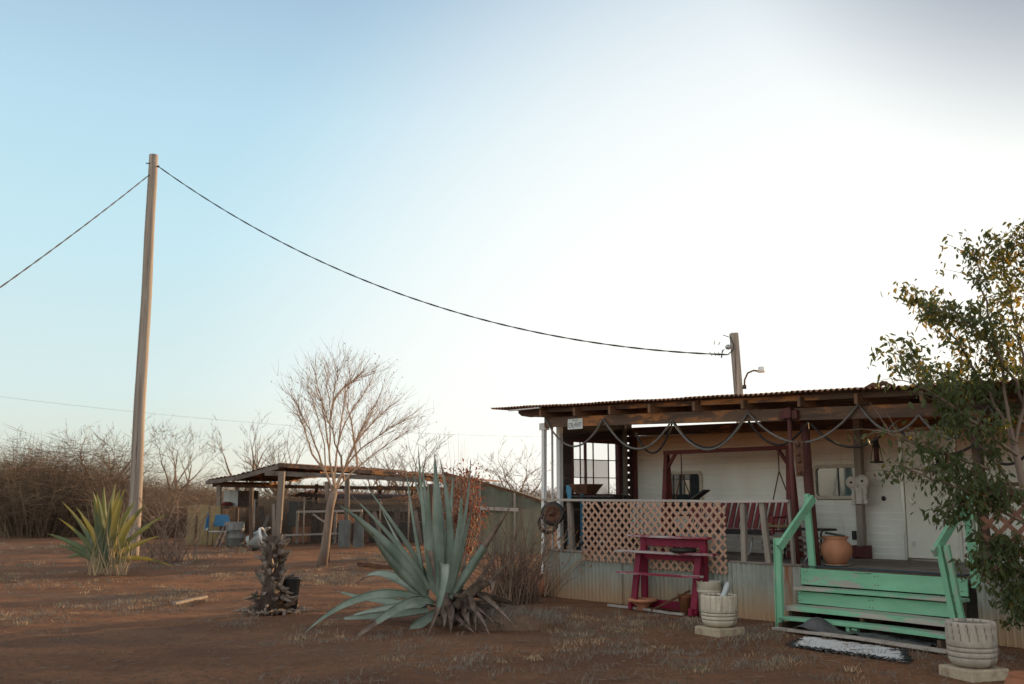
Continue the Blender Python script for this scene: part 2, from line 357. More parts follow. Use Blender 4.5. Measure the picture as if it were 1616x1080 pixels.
while len(el) < len(stops): el.new(.5)
for e, (p, c) in zip(el, stops): e.position = p; e.color = c4(c)
def dirdot(az, elv):
    d = Vector((math.sin(R(az)) * math.cos(R(elv)), math.cos(R(az)) * math.cos(R(elv)), math.sin(R(elv))))
    n = N(nt, 'ShaderNodeVectorMath', operation='DOT_PRODUCT'); nt.links.new(nrm.outputs[0], n.inputs[0]); n.inputs[1].default_value = d
    return n.outputs['Value']
back = ramp(nt, dirdot(15, 0), -.6, .75)
base = mixc(nt, back, mixc(nt, 1.0, cr.outputs[0], (2.05,1.72,1.52), 'MULTIPLY'), cr.outputs[0])
gl = ramp(nt, dirdot(19, -1), math.cos(R(41)), math.cos(R(13)))
base = mixc(nt, gl, base, (1.09,1.08,1.04))
cor = ramp(nt, dirdot(36, 36), math.cos(R(22)), math.cos(R(1)))
base = mixc(nt, cor, base, (.27,.29,.37))
mul = N(nt, 'ShaderNodeVectorMath', operation='SCALE'); nt.links.new(base, mul.inputs[0]); mul.inputs['Scale'].default_value = .90 / BG
nsk = N(nt, 'ShaderNodeVectorMath', operation='MULTIPLY'); nt.links.new(sky.outputs[0], nsk.inputs[0]); nsk.inputs[1].default_value = (.13, .15, .15)
add = N(nt, 'ShaderNodeVectorMath', operation='ADD'); nt.links.new(mul.outputs[0], add.inputs[0]); nt.links.new(nsk.outputs[0], add.inputs[1])
nt.links.new(add.outputs[0], bg.inputs['Color']); bg.inputs['Strength'].default_value = BG
sl = bpy.data.lights.new("sun", 'SUN'); sl.energy = 7.0; sl.angle = R(.6); sl.color = (1, .64, .32)
so = bpy.data.objects.new("sun", sl); col.objects.link(so); so.rotation_euler = sund.to_track_quat('Z', 'Y').to_euler(); so.location = (20, 30, 20)
sc.view_settings.view_transform = 'Standard'; sc.view_settings.look = 'None'; sc.view_settings.exposure = 0
sc.render.engine = 'CYCLES'; sc.cycles.max_bounces = 6; sc.cycles.transparent_max_bounces = 24
sc.cycles.use_denoising = True

# ================================================================== GROUND
def lines(fine0, fine1, step, lo, hi, g=1.12):
    xs = []; x = fine0
    while x < fine1: xs.append(x); x += step
    s = step; a = fine0
    left = []
    while a > lo: s *= g; a -= s; left.append(a)
    s = step; b = xs[-1]
    while b < hi: s *= g; b += s; xs.append(b)
    return left[::-1] + xs
def ghz(x, y):
    d = math.hypot(x, y)
    k = 1.0 if d < 60 else max(0, 1 - (d - 60) / 60)
    h = noise.noise(Vector((x * .35, y * .5, 0))) * .045 + noise.noise(Vector((x * 1.6, y * 2.1, 3))) * .022 + noise.noise(Vector((x * 5, y * 6, 7))) * .012
    q = (Vector((x, y, 0)) - O); u = q.dot(U); v = q.dot(V)
    f = 1.0
    if -1.5 < u < 10 and -2.6 < v < 5: f = .25
    h -= .02
    return h * k * f
xs = lines(-13, 8, .085, -3000, 3000); ys = lines(7, 30, .085, -60, 4000)
g = MB(); nx = len(xs)
g.v = [Vector((x, y, ghz(x, y))) for y in ys for x in xs]
g.f = [(j * nx + i, j * nx + i + 1, (j + 1) * nx + i + 1, (j + 1) * nx + i) for j in range(len(ys) - 1) for i in range(nx - 1)]
g.sm = [True] * len(g.f); g.mi = [0] * len(g.f)
go = g.build('ground', M['ground'], origin=Vector((0, 0, 0)), recalc=False); tag(go, kind='structure')

# ================================================================== TRAILER
def rrect(x0, z0, x1, z1, r, n=5):
    pts = []
    for cx, cz, a0 in ((x1 - r, z1 - r, 0), (x0 + r, z1 - r, 90), (x0 + r, z0 + r, 180), (x1 - r, z0 + r, 270)):
        for k in range(n + 1):
            a = R(a0 + 90 * k / n); pts.append((cx + r * math.cos(a), cz + r * math.sin(a)))
    return pts
def frame_ring(mb, out, inn, y0, y1):
    n = len(out)
    vs = [(p[0], y0, p[1]) for p in out] + [(p[0], y0, p[1]) for p in inn] + [(p[0], y1, p[1]) for p in out] + [(p[0], y1, p[1]) for p in inn]
    fs = []
    for i in range(n):
        j = (i + 1) % n
        fs += [(i, j, n + j, n + i), (i, 2 * n + i, 2 * n + j, j), (n + i, n + j, 3 * n + j, 3 * n + i), (2 * n + i, 3 * n + i, 3 * n + j, 2 * n + j)]
    return mb.add(vs, fs)
TV = 2.04; TU0 = -.12; TU1 = 12.5
tr = thing('mobile_home', 'long white mobile home with ribbed siding behind the covered porch', 'mobile home', L(6, 3.3, 0), PA)
DU0, DU1, DZ0, DZ1 = 4.86, 5.62, .70, 2.36
wins = [(.72, 1.22, 1.47, 1.93), (3.50, 1.48, 4.32, 1.97)]
sd = MB(); P_ = .092; z = .55; nrow = 0
segs = [(TU0, .76), (.76, 1.43), (1.43, 3.54), (3.54, 4.28), (4.28, DU0), (DU0, DU1), (DU1, TU1)]
while z < 2.5:
    z2 = min(z + P_, 2.52)
    for a, b in segs:
        if (a, b) == (DU0, DU1) and z2 > DZ0 and z < DZ1 - .02: continue
        if (a, b) == (.76, 1.43) and z > 1.20 and z2 < 1.94: continue
        if (a, b) == (3.54, 4.28) and z > 1.46 and z2 < 1.98: continue
        sd.add([(a, TV, z), (b, TV, z), (b, TV, z + .012), (a, TV, z + .012), (b, TV + .012, z + .02), (a, TV + .012, z + .02), (b, TV, z2), (a, TV, z2)],
               [(0, 1, 2, 3), (3, 2, 4, 5), (5, 4, 6, 7)])
    z = z2
    if z >= 2.52: break
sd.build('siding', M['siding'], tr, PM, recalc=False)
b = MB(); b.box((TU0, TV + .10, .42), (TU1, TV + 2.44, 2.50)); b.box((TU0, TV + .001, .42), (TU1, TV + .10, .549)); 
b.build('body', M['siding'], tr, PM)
b = MB()
pr = [(TV - .03, 2.52), (TV - .03, 2.55), (TV + .5, 2.60), (TV + 1.25, 2.62), (TV + 2.0, 2.60), (TV + 2.47, 2.55), (TV + 2.47, 2.52)]
b.prism(pr, TU0 - .03, TU1, 'yz'); b.build('roof', M['galv'], tr, PM)
for i, (x0, z0, x1, z1) in enumerate(wins):
    f = MB(); out = rrect(x0, z0, x1, z1, .085); inn = rrect(x0 + .05, z0 + .05, x1 - .05, z1 - .05, .045)
    frame_ring(f, out, inn, TV - .03, TV + .06)
    fo = f.build('window', M['cream'], tr, PM, bevel=.006)
    g2 = MB(); g2.prism(inn, TV + .006, TV + .014); g2.build('pane', M['glassd'] if i == 0 else M['glasst'], fo, PM)
    if i:
        c_ = MB()
        c_.box((x0 + .04, TV + .016, z0 + .04), (x1 - .04, TV + .03, z0 + .24)); c_.build('curtain', M['cream'], fo, PM)
        q = MB(); q.box((x0 + .39, TV - .004, z0 + .05), (x0 + .405, TV + .01, z1 - .05)); q.build('mullion', M['iron'], fo, PM)
d = MB(); d.box((DU0 + .03, TV - .012, DZ0 + .015), (DU1 - .03, TV + .03, DZ1 - .02)); do = d.build('door', M['door'], tr, PM, bevel=.006)
q = MB(); q.box((DU0 - .012, TV - .03, DZ0), (DU0 + .028, TV + .03, DZ1)); q.box((DU1 - .028, TV - .03, DZ0), (DU1 + .012, TV + .03, DZ1)); q.box((DU0 + .028, TV - .028, DZ1 - .02), (DU1 - .028, TV + .03, DZ1 + .02))
for k in range(14): q.box((DU0 + .006, TV - .036, DZ0 + .08 + k * .115), (DU0 + .02, TV - .031, DZ0 + .1 + k * .115))
q.build('frame', M['alum'], do, PM)
q = MB(); q.box((5.20, TV - .026, 1.86), (5.50, TV - .013, 2.10)); do2 = q.build('pane', M['glassd'], do, PM)
q = MB(); q.box((DU0 + .1, TV - .03, 1.40), (DU0 + .13, TV - .013, 1.50)); q.box((DU0 + .10, TV - .05, 1.43), (DU0 + .17, TV - .03, 1.46)); q.build('handle', M['alum'], do, PM)
q = MB(); q.box((DU0 + .09, TV - .02, .86), (DU0 + .14, TV - .013, .93)); q.build('latch', M['alum'], do, PM)
u_, z_ = fp(1395, 787, TV)
q = MB(); q.lathe([(0, 0), (.03, 0), (.034, .012), (.02, .03), (0, .03)], (u_, TV - .0, z_), 16, axis=Matrix.Rotation(R(90), 3, 'X')); q.build('keyhole_cover', M['iron'], tr, PM)
u_, z_ = fp(1349, 845, TV)
q = MB(); q.box((u_ - .03, TV - .03, z_ - .06), (u_ + .03, TV + .0, z_ + .06)); q.build('outlet', M['iron'], tr, PM, bevel=.004)
u_, z_ = fp(1362, 740, TV)
q = MB(); q.box((u_ - .04, TV - .04, z_ - .07), (u_ + .04, TV + .0, z_ + .05)); q.build('light_box', M['cream'], tr, PM, bevel=.01)
# lower skirting of the trailer is hidden by the deck; close it towards the yard at the far end
q = MB(); q.box((TU0 + .02, TV + .03, 0), (TU1, TV + 2.4, .42)); q.build('underskirt', M['galv'], tr, PM)

# ================================================================== PORCH
po = thing('porch', 'covered wooden porch with rusty corrugated roof and metal skirting', 'porch', L(4, 1, 0), PA)
PU1 = 9.2
def rz(u): return 2.93 - .033 * u          # top of the roof along the front
d = MB()
x = -.0
for k in range(15):
    v0 = .0 + k * .1365
    d.box((.0, v0 + .003, .625 + rnd.uniform(-.002, .002)), (PU1, v0 + .1335, .68 + rnd.uniform(-.003, .002)))
d.build('deck', M['deck'], po, PM)
for bb in (((.0, -.03, .52), (4.60, -.002, .672)), ((6.72, -.03, .52), (PU1, -.002, .672))): q = MB(); q.box(*bb); q.build('rim_board', M['wood_x'], po, PM)
q = MB(); q.box((4.66, -.06, .683), (6.62, .10, .689)); q.build('carpet_strip', M['carpet'], po, PM)
def corr(mb, u0, u1, z0, z1, v, pitch=.075, amp=.014, lean=0.0):
    n = int((u1 - u0) / pitch * 8); vs = []; fs = []
    for i in range(n + 1):
        u = u0 + (u1 - u0) * i / n; vv = v + amp * math.sin(2 * math.pi * (u - u0) / pitch)
        vs += [(u, vv, z0 + rnd.uniform(-.004, .004)), (u, vv + lean, z1)]
        if i: o = 2 * (i - 1); fs.append((o, o + 2, o + 3, o + 1))
    mb.add(vs, fs, True)
for a, b_, zt, vv in ((.005, .47, .685, -.045), (.478, 1.65, .68, -.052), (1.64, 2.66, .675, -.046), (2.65, 3.72, .675, -.055), (3.71, 4.62, .67, -.047), (6.74, 7.8, .67, -.05), (7.79, 9.2, .67, -.056)):
    q = MB(); corr(q, a, b_, -.03, zt, vv); q.build('skirting_sheet', M['skirt'], po, PM, recalc=False)
# left end closing sheet
q = MB(); q.box((.0, -.03, -.02), (.012, 1.98, .66)); q.build('end_skirting', M['skirt'], po, PM)
# --- roof sheets
def roofsheet(u0, u1, v0, v1, dz):
    mb = MB(); pitch = .076; n = int((u1 - u0) / pitch * 8); vs = []; fs = []
    nv = 5
    sag = rnd.uniform(-.01, .01)
    for i in range(n + 1):
        u = u0 + (u1 - u0) * i / n
        for j in range(nv):
            v = v0 + (v1 - v0) * j / (nv - 1)
            vs.append((u, v + (rnd.uniform(-.004, .004) if j == 0 else 0), rz(u) + dz + .011 * math.sin(2 * math.pi * u / pitch) * 1.35 + .012 * v + sag * math.sin(j * 1.3) + .006 * noise.noise(Vector((u * 1.5, v, 2)))))
            if i and j:
                o = (i - 1) * nv + j - 1; fs.append((o, o + nv, o + nv + 1, o + 1))
    mb.add(vs, fs, True)
    mb.build('roof_sheet', M['roof'], po, PM, recalc=False)
us = [-.98, -.2, .62, 1.45, 2.3, 3.1, 3.95, 4.75, 5.6, 6.4, 7.25, 8.1, 9.3]
for i in range(len(us) - 1):
    roofsheet(us[i], us[i + 1] + .05, -.36 + rnd.uniform(-.02, .02), 2.55, .004 * (i % 2))
def ub(mb, u0, u1, v0, v1, top, h, off=0):       # board that follows the roof slope
    a, b = rz(u0) - top, rz(u1) - top
    mb.add([(u0, v0, a - h), (u1, v0, b - h), (u1, v1, b - h), (u0, v1, a - h), (u0, v0, a), (u1, v0, b), (u1, v1, b), (u0, v1, a)],
           [(0,3,2,1),(4,5,6,7),(0,1,5,4),(1,2,6,5),(2,3,7,6),(3,0,4,7)])
q = MB(); ub(q, .02, 4.1, -.07, -.03, .165, .155); q.build('front_beam', M['dark_x'], po, PM, bevel=.004)
q = MB(); ub(q, 4.1, PU1, -.068, -.028, .175, .155); q.build('front_beam', M['dark_x'], po, PM, bevel=.004)
q = MB(); ub(q, -.12, 3.2, -.16, -.12, .028, .065); q.build('purlin', M['dark_x'], po, PM, bevel=.004)
q = MB(); ub(q, 3.25, PU1, -.18, -.14, .028, .07); q.build('purlin', M['dark_x'], po, PM, bevel=.004)
q = MB(); ub(q, -.62, 2.6, .34, .38, .03, .09); q.build('purlin', M['dark_x'], po, PM)
q = MB(); ub(q, -.3, PU1, 1.0, 1.04, .03, .09); q.build('purlin', M['dark_x'], po, PM)
q = MB(); ub(q, -.3, PU1, 1.6, 1.64, .03, .09); q.build('purlin', M['dark_x'], po, PM)
# cantilevered left purlin with a rounded end
q = MB(); z0 = rz(-.7); q.prism([(-.62, z0 - .04), (.02, z0 - .06), (.02, z0 - .17), (-.35, z0 - .16), (-.54, z0 - .13), (-.62, z0 - .08)], -.06, -.01); q.build('beam_end', M['dark_x'], po, PM)
q = MB(); q.box((-.55, -.34, rz(-.2) - .05), (.2, -.30, rz(-.2) - .03)); q.build('edge_trim', M['white_post'], po, PM)
k = 0; u = .1
while u < PU1:
    q = MB(); u2 = u + rnd.uniform(-.05, .05); t = rz(u2) - .125 - .002
    q.beam((u2, -.27, t + .015), (u2, 2.02, t + .03), .042, .12); q.build('rafter', M['dark_y'], po, PM); u += .78
# wall-side ledger under the gap
q = MB()
a0, a1 = 2.60, 2.49
q.add([(-.1, 1.94, 2.56), (PU1, 1.94, 2.34), (PU1, 1.99, 2.34), (-.1, 1.99, 2.56), (-.1, 1.94, 2.695), (PU1, 1.94, 2.52), (PU1, 1.99, 2.52), (-.1, 1.99, 2.695)], [(0,3,2,1),(4,5,6,7),(0,1,5,4),(1,2,6,5),(2,3,7,6),(3,0,4,7)])
q.build('ledger', M['dark_x'], po, PM)
# plywood ceiling panels that catch the warm light on the left of the porch
# --- posts
q = MB(); q.beam((-.06, -.02, 0), (-.035, -.02, 2.62), .06, .06, (0, 1, 0)); q.box((-.11, -.06, 2.57), (.02, .04, 2.68)); q.build('white_post', M['white_post'], po, PM)
q = MB(); q.beam((0, .12, .69), (0, .12, 2.68), .022, .03, (0, 1, 0)); q.build('white_post', M['white_post'], po, PM)
q = MB(); q.beam((-.02, .30, .2), (-.02, .30, 2.68), .075, .075, (0, 1, 0)); q.build('white_post', M['white_post'], po, PM)
ua, za = fp(1251, 650, -.02); ub_, zb = fp(1257, 895, -.02)
q = MB(); q.tube([(ua, -.1, 2.62), ((ua + ub_) / 2, -.06, 1.6), (ub_, .02, .68)], .027, 12); q.build('steel_post', M['redpost'], po, PM)
q = MB(); z0 = rz(ua) - .335
q.box((ua - .13, -.13, z0 + .02), (ua - .05, -.075, z0 + .13)); q.box((ua + .05, -.13, z0 + .02), (ua + .13, -.075, z0 + .13)); q.box((ua - .055, -.15, z0 + .03), (ua + .055, -.08, z0 + .16)); q.build('post_bracket', M['redpost'], po, PM, bevel=.01)
ua, za = fp(1271, 700, .15); ub_, zb = fp(1287, 898, .15)
q = MB(); q.tube([(ua, .15, 2.58), (ua + .01, .15, 1.9), (ub_ - .02, .15, 1.2), (ub_ + .02, .15, .68)], [.05, .062, .06, .05], 10); q.build('wooden_post', M['redpost'], po, PM)
ua, _ = fp(1548, 800, .1)
q = MB(); q.beam((ua + .02, .1, .68), (ua, .1, 2.6), .09, .09, (0, 1, 0), 5, .004); q.build('wooden_post', M['dark_z'], po, PM)
# post against the trailer that carries the owl
ua, _ = fp(1355, 700, 1.9); ub_, _ = fp(1361, 880, 1.9)
q = MB(); q.beam((ub_, 1.9, .70), (ua, 1.9, 2.6), .10, .09, (0, 1, 0), 6, .006); wp = q.build('wooden_post', M['wood_z'], po, PM, bevel=.006)
q = MB(); q.box((ub_ - .10, 1.80, .685), (ub_ - .055, 1.99, .86)); q.box((ub_ + .055, 1.80, .685), (ub_ + .10, 1.99, .86)); q.box((ub_ - .055, 1.81, .70), (ub_ + .055, 1.85, .85)); q.build('base_bracket', M['redpost'], wp, PM, bevel=.005)
# --- left end wall with the big sash window
ew = MB(); W0_, W1_, WZ0, WZ1 = .56, 1.60, 1.56, 2.40
z = .69
while z < 2.80:
    z2 = min(z + .125, 2.84); jag = rnd.uniform(-.03, .02)
    parts = [(.30 + jag, 1.98)]
    if z2 > WZ0 + .02 and z < WZ1 - .02: parts = [(.30 + jag, W0_), (W1_, 1.98)]
    for a, c_ in parts:
        gap = .001
        if c_ > 1.9:
            ew.box((-.010, 1.925, z), (.012, 1.98, z2)); ew.box((-.011, 1.86, z), (.013, 1.925, z2 - (.028 if z > 1.2 else .001))); c_ = 1.86
        ew.box((-.012 + rnd.uniform(-.004, .004), a, z + gap / 2), (.014 + rnd.uniform(-.003, .003), c_, z2 - gap / 2), rot=Euler((rnd.uniform(-.006, .006), 0, 0)))
    z += .125
wl = ew.build('end_wall', M['endwall'], po, PM)
q = MB()
q.box((-.03, W0_ - .05, WZ0 - .05), (.04, W1_ + .05, WZ0)); q.box((-.03, W0_ - .05, WZ1), (.04, W1_ + .05, WZ1 + .05)); q.box((-.03, W0_ - .03, WZ0), (.04, W0_, WZ1)); q.box((-.03, W1_, WZ0), (.05, W1_ + .06, WZ1))
for v in (.74, 1.04, 1.40):
    q.box((-.008, v - .007, WZ0), (.012, v + .007, WZ1))
for z in (1.83, 2.12): q.box((-.008, W0_, z - .007), (.012, W1_, z + .007))
q.box((-.02, .84, WZ0), (.03, .865, WZ1))
wf = q.build('window', M['redpost'], po, PM)
def pane(v0, v1, z0, z1, m): 
    p = MB(); p.box((-.003, v0, z0), (.001, v1, z1)); p.build('pane', m, wf, PM)
fr, cl = M['frost'], M['glassc']
vs_ = [W0_, .74, 1.04, 1.40, W1_]; zs_ = [WZ0, 1.83, 2.12, WZ1]
kinds = [[cl, fr, cl], [fr, fr, cl], [fr, fr, cl], [cl, cl, cl]]
for i in range(4):
    for j in range(3): pane(vs_[i] + .008, vs_[i + 1] - .008, zs_[j] + .008, zs_[j + 1] - .008, kinds[i][j])
q = MB(); q.beam((.06, 1.74, .69), (.06, 1.74, 2.72), .07, .05, (0, 1, 0)); q.build('stud', M['wood_z'], po, PM)
q = MB(); q.beam((.05, 2.0, .69), (.05, 2.0, 2.6), .05, .07, (0, 1, 0)); q.build('corner_stud', M['redpost'], po, PM)
# --- railing and lattice
rl = thing('porch_railing', 'weathered grey railing with tan diamond lattice along the porch front', 'railing', L(2.2, -.05, .68), PA)
q = MB(); q.add([], []); pts = [(-.02, 1.475), (1.2, 1.462), (2.4, 1.462), (3.5, 1.452), (4.5, 1.46)]
for (a, za), (b_, zb) in zip(pts[:-1], pts[1:]): q.beam((a, -.06, za), (b_ + .002, -.06, zb), .085, .035)
q.build('top_rail', M['pale_x'], rl, PM, bevel=.004)
for px, lean in ((1171, .02), (1205, -.02), (1246, 0)):
    u0, _ = fp(px, 800, -.05); q = MB(); q.beam((u0 - lean + .03, -.05, .69), (u0 + lean, -.05, 1.445), .075 if px != 1246 else .04, .05, (0, 1, 0), 4, .004); q.build('post', M['wood_z'], rl, PM, bevel=.004)
u0, _ = fp(900, 800, -.03); q = MB(); q.beam((u0 + .03, -.02, .69), (u0 - .02, -.02, 1.445), .085, .06, (0, 1, 0), 4, .004); q.build('post', M['wood_z'], rl, PM, bevel=.004)
for bb in (((.02, -.065, .686), (.95, -.0, .72)), ((3.55, -.065, .674), (4.62, -.0, .70))): q = MB(); q.box(*bb); q.build('bottom_rail', M['wood_x'], rl, PM, bevel=.004)
def lattice(u0, u1, z0, z1, v, s=.137, wd=.036, ragged=.0, cut=None):
    mb = MB(); h = s
    def clip(a, b):                         # clip to the rectangle
        (ax, az), (bx, bz) = a, b; t0, t1 = 0, 1; dx, dz = bx - ax, bz - az
        for p, q_ in ((-dx, ax - u0), (dx, u1 - ax), (-dz, az - z0), (dz, z1 - az)):
            if abs(p) < 1e-9:
                if q_ < 0: return None
                continue
            t = q_ / p
            if p < 0: t0 = max(t0, t)
            else: t1 = min(t1, t)
        return (t0, t1) if t1 - t0 > .02 else None
    Hh = z1 - z0 + .2
    for sgn, vv in ((1, v), (-1, v - .0085)):
        x = u0 - Hh - .2
        while x < u1 + Hh + .2:
            a = (x, z0 - .1); b_ = (x + sgn * Hh, z0 - .1 + Hh)
            c_ = clip(a, b_)
            if c_:
                t0, t1 = c_
                p = Vector((a[0] + (b_[0] - a[0]) * t0, vv, a[1] + (b_[1] - a[1]) * t0)); q_ = Vector((a[0] + (b_[0] - a[0]) * t1, vv, a[1] + (b_[1] - a[1]) * t1))
                d_ = (q_ - p).normalized()
                if p.z < z0 + .01: p = p - d_ * .02
                mb.beam(p + Vector((0, 0, rnd.uniform(-.004, .004))), q_ if rnd.random() > .05 or (q_ - p).length < .5 else p.lerp(q_, .7), .008, wd * rnd.uniform(.92, 1.06), (-d_.z, 0, d_.x))
            x += h + rnd.uniform(-.006, .006)
    return mb
lattice(.92, 2.13, .60, 1.44, -.115).build('lattice_panel', M['lattice'], rl, PM)
lattice(2.15, 3.56, .545, 1.435, -.12).build('lattice_panel', M['lattice'], rl, PM)
q = MB(); q.box((1.86, -.098, 1.02), (2.16, -.088, 1.44)); q.build('backing_sheet', M['galv'], rl, PM)
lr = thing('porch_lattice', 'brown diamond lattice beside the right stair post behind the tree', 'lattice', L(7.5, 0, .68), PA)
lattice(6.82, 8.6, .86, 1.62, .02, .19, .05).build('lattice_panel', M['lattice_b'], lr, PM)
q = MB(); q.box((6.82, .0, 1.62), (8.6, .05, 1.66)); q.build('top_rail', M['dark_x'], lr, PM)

# ================================================================== STAIRS
st = thing('porch_stairs', 'worn mint green wooden stairs with sagging treads and handrails', 'stairs', L(5.65, -.3, 0), PA)
def board(mb, l, r, v0, v1, sag=0, n=8):     # l = (u, z0, z1), r the same at the right
    vs = []; fs = []
    for i in range(n + 1):
        t = i / n; u = l[0] + (r[0] - l[0]) * t; a = l[1] + (r[1] - l[1]) * t + sag * math.sin(math.pi * t); b = l[2] + (r[2] - l[2]) * t + sag * math.sin(math.pi * t)
        vs += [(u, v0, a), (u, v1, a), (u, v1, b), (u, v0, b)]
        if i:
            o = 4 * (i - 1)
            for k in range(4): fs.append((o + k, o + (k + 1) % 4, o + 4 + (k + 1) % 4, o + 4 + k))
    fs += [(3, 2, 1, 0), tuple(4 * n + k for k in range(4))]
    mb.add(vs, fs)
q = MB(); board(q, (4.63, .47, .66), (6.66, .47, .655), -.085, -.062); q.build('riser', M['green_x'], st, PM, bevel=.003)
q = MB(); board(q, (4.66, .415, .452), (6.68, .42, .455), -.30, -.09, .004); q.build('tread', M['green_tread'], st, PM, bevel=.004)
q = MB(); board(q, (4.67, .262, .40), (6.63, .255, .405), -.225, -.20, -.003); q.build('riser', M['green_x'], st, PM, bevel=.003)
q = MB(); board(q, (4.66, .195, .25), (6.62, .185, .243), -.50, -.23, .006); q.build('tread', M['green_tread'], st, PM, bevel=.004)
q = MB(); board(q, (4.67, .10, .135), (6.68, .085, .135), -.655, -.47, .012); q.build('tread', M['green_x'], st, PM, bevel=.004)
for uu in (4.70, 5.62, 6.60):
    q = MB(); q.prism([(-.06, 0), (-.06, .41), (-.22, .41), (-.22, .20), (-.44, .20), (-.44, .07), (-.66, .07), (-.66, 0)], uu - .02, uu + .02, 'yz'); q.build('stringer', M['dark_z'], st, PM)
q = MB(); q.box((5.53, -.62, 0), (5.57, -.54, .10)); q.box((5.60, -.62, 0), (5.66, -.56, .09)); q.build('support_block', M['green_z'], st, PM)
q = MB(); q.beam((4.66, -.58, 0), (4.66, -.56, 1.03), .075, .045, (0, 1, 0)); q.beam((4.615, -.585, 0), (4.617, -.565, 1.025), .012, .06, (0, 1, 0)); q.build('newel_post', M['green_z'], st, PM, bevel=.004)
q = MB(); q.beam((6.76, -.55, .02), (6.61, -.55, 1.02), .06, .06, (0, 1, 0)); q.beam((6.84, -.56, .1), (6.70, -.56, 1.02), .05, .05, (0, 1, 0)); q.build('newel_post', M['green_z'], st, PM, bevel=.004)
q = MB(); q.beam((4.75, .0, .55), (4.70, .0, 1.55), .085, .04, (0, 1, 0)); q.build('tall_post', M['green_z'], st, PM, bevel=.004)
q = MB(); q.beam((6.74, -.04, .56), (6.70, -.04, 1.53), .10, .05, (0, 1, 0)); q.build('tall_post', M['green_z'], st, PM, bevel=.004)
q = MB(); q.beam((4.71, -.62, .92), (4.78, .03, 1.50), .045, .095); q.build('handrail', M['green_x'], st, PM, bevel=.004)
q = MB(); q.beam((6.58, -.60, .93), (6.64, .0, 1.42), .045, .095); q.build('handrail', M['green_x'], st, PM, bevel=.004)
p0 = G(1222, 996); p1 = G(1497, 1034)
q = MB(); q.beam(p0 + Vector((0, 0, .03)), p0.lerp(p1, .5) + Vector((0, 0, .045)), .09, .03); q.beam(p0.lerp(p1, .5) + Vector((0, 0, .045)), p1 + Vector((0, 0, .03)), .09, .03)
tag(q.build('loose_board', M['pale_x'], bevel=.003), 'long loose weathered plank lying on the dirt before the green stairs', 'board')

# ================================================================== THINGS ON AND AROUND THE PORCH
def hang(p, q, sag, n=14):
    p = Vector(p); q = Vector(q); return [p.lerp(q, i / n) - Vector((0, 0, 4 * sag * (i / n) * (1 - i / n))) for i in range(n + 1)]
def garland(name, anchors, sags, v, r, mat, label):
    path = []
    A = [(*fp(x, y, v),) for x, y in anchors]
    for (a, b_, sg) in zip(A[:-1], A[1:], sags):
        h = hang((a[0], v, a[1]), (b_[0], v, b_[1]), sg); path += h if not path else h[1:]
    mb = MB(); mb.tube(path, r, 8)
    tag(mb.build(name, mat, frame=PM), label, 'hose')
garland('garden_hose', [(861,662),(952,661),(1060,664),(1180,651),(1355,638),(1450,655),(1560,640),(1660,640)], [.42,.42,.44,.42,.25,.3,.3], -.10, .0145, M['rubber'], 'grey hose looped in swags along the outer face of the porch beam')
garland('garden_hose', [(1003,683),(1062,664),(1176,656),(1275,664),(1410,668),(1540,700),(1640,690)], [.37,.40,.34,.30,.22,.25], .0, .015, M['rubber_b'], 'black hose looped in swags behind the grey one under the porch beam')
# licence plate
u0, z0 = fp(896.5, 662, -.075); u1, z1 = fp(920, 676.5, -.075)
lp = thing('license_plate', 'white license plate with dark letters nailed to the porch beam', 'license plate', L((u0 + u1) / 2, -.08, (z0 + z1) / 2), PA)
q = MB(); q.prism(rrect(u0, min(z0, z1), u1, max(z0, z1), .012, 3), -.084, -.078); q.build('plate', M['platew'], lp, PM)
def text3d(s_, uc, zc, hgt, wid, v, mat, parent, nm):
    cu = bpy.data.curves.new("t", 'FONT'); cu.body = s_; cu.align_x = 'CENTER'; cu.align_y = 'CENTER'; cu.extrude = .0; cu.size = 1
    to = bpy.data.objects.new("t", cu); col.objects.link(to); bpy.context.view_layer.update()
    me = to.to_mesh(); xs_ = [q.co.x for q in me.vertices]; ys_ = [q.co.y for q in me.vertices]
    sx_ = wid / (max(xs_) - min(xs_)); sz_ = hgt / (max(ys_) - min(ys_)); cx = (max(xs_) + min(xs_)) / 2; cy = (max(ys_) + min(ys_)) / 2
    mb = MB(); mb.add([(uc + (q.co.x - cx) * sx_, v, zc + (q.co.y - cy) * sz_) for q in me.vertices], [tuple(p.vertices) for p in me.polygons])
    to.to_mesh_clear(); bpy.data.objects.remove(to)
    return mb.build(nm, mat, parent, PM)
uc, zc, hh, ww = (u0 + u1) / 2, (z0 + z1) / 2, abs(z1 - z0), u1 - u0
text3d("C9L\u20229597", uc, zc - hh * .12, hh * .46, ww * .88, -.0865, M['platet'], lp, 'number')
text3d("TEXAS", uc, zc + hh * .33, hh * .17, ww * .36, -.0865, M['platet'], lp, 'state_name')
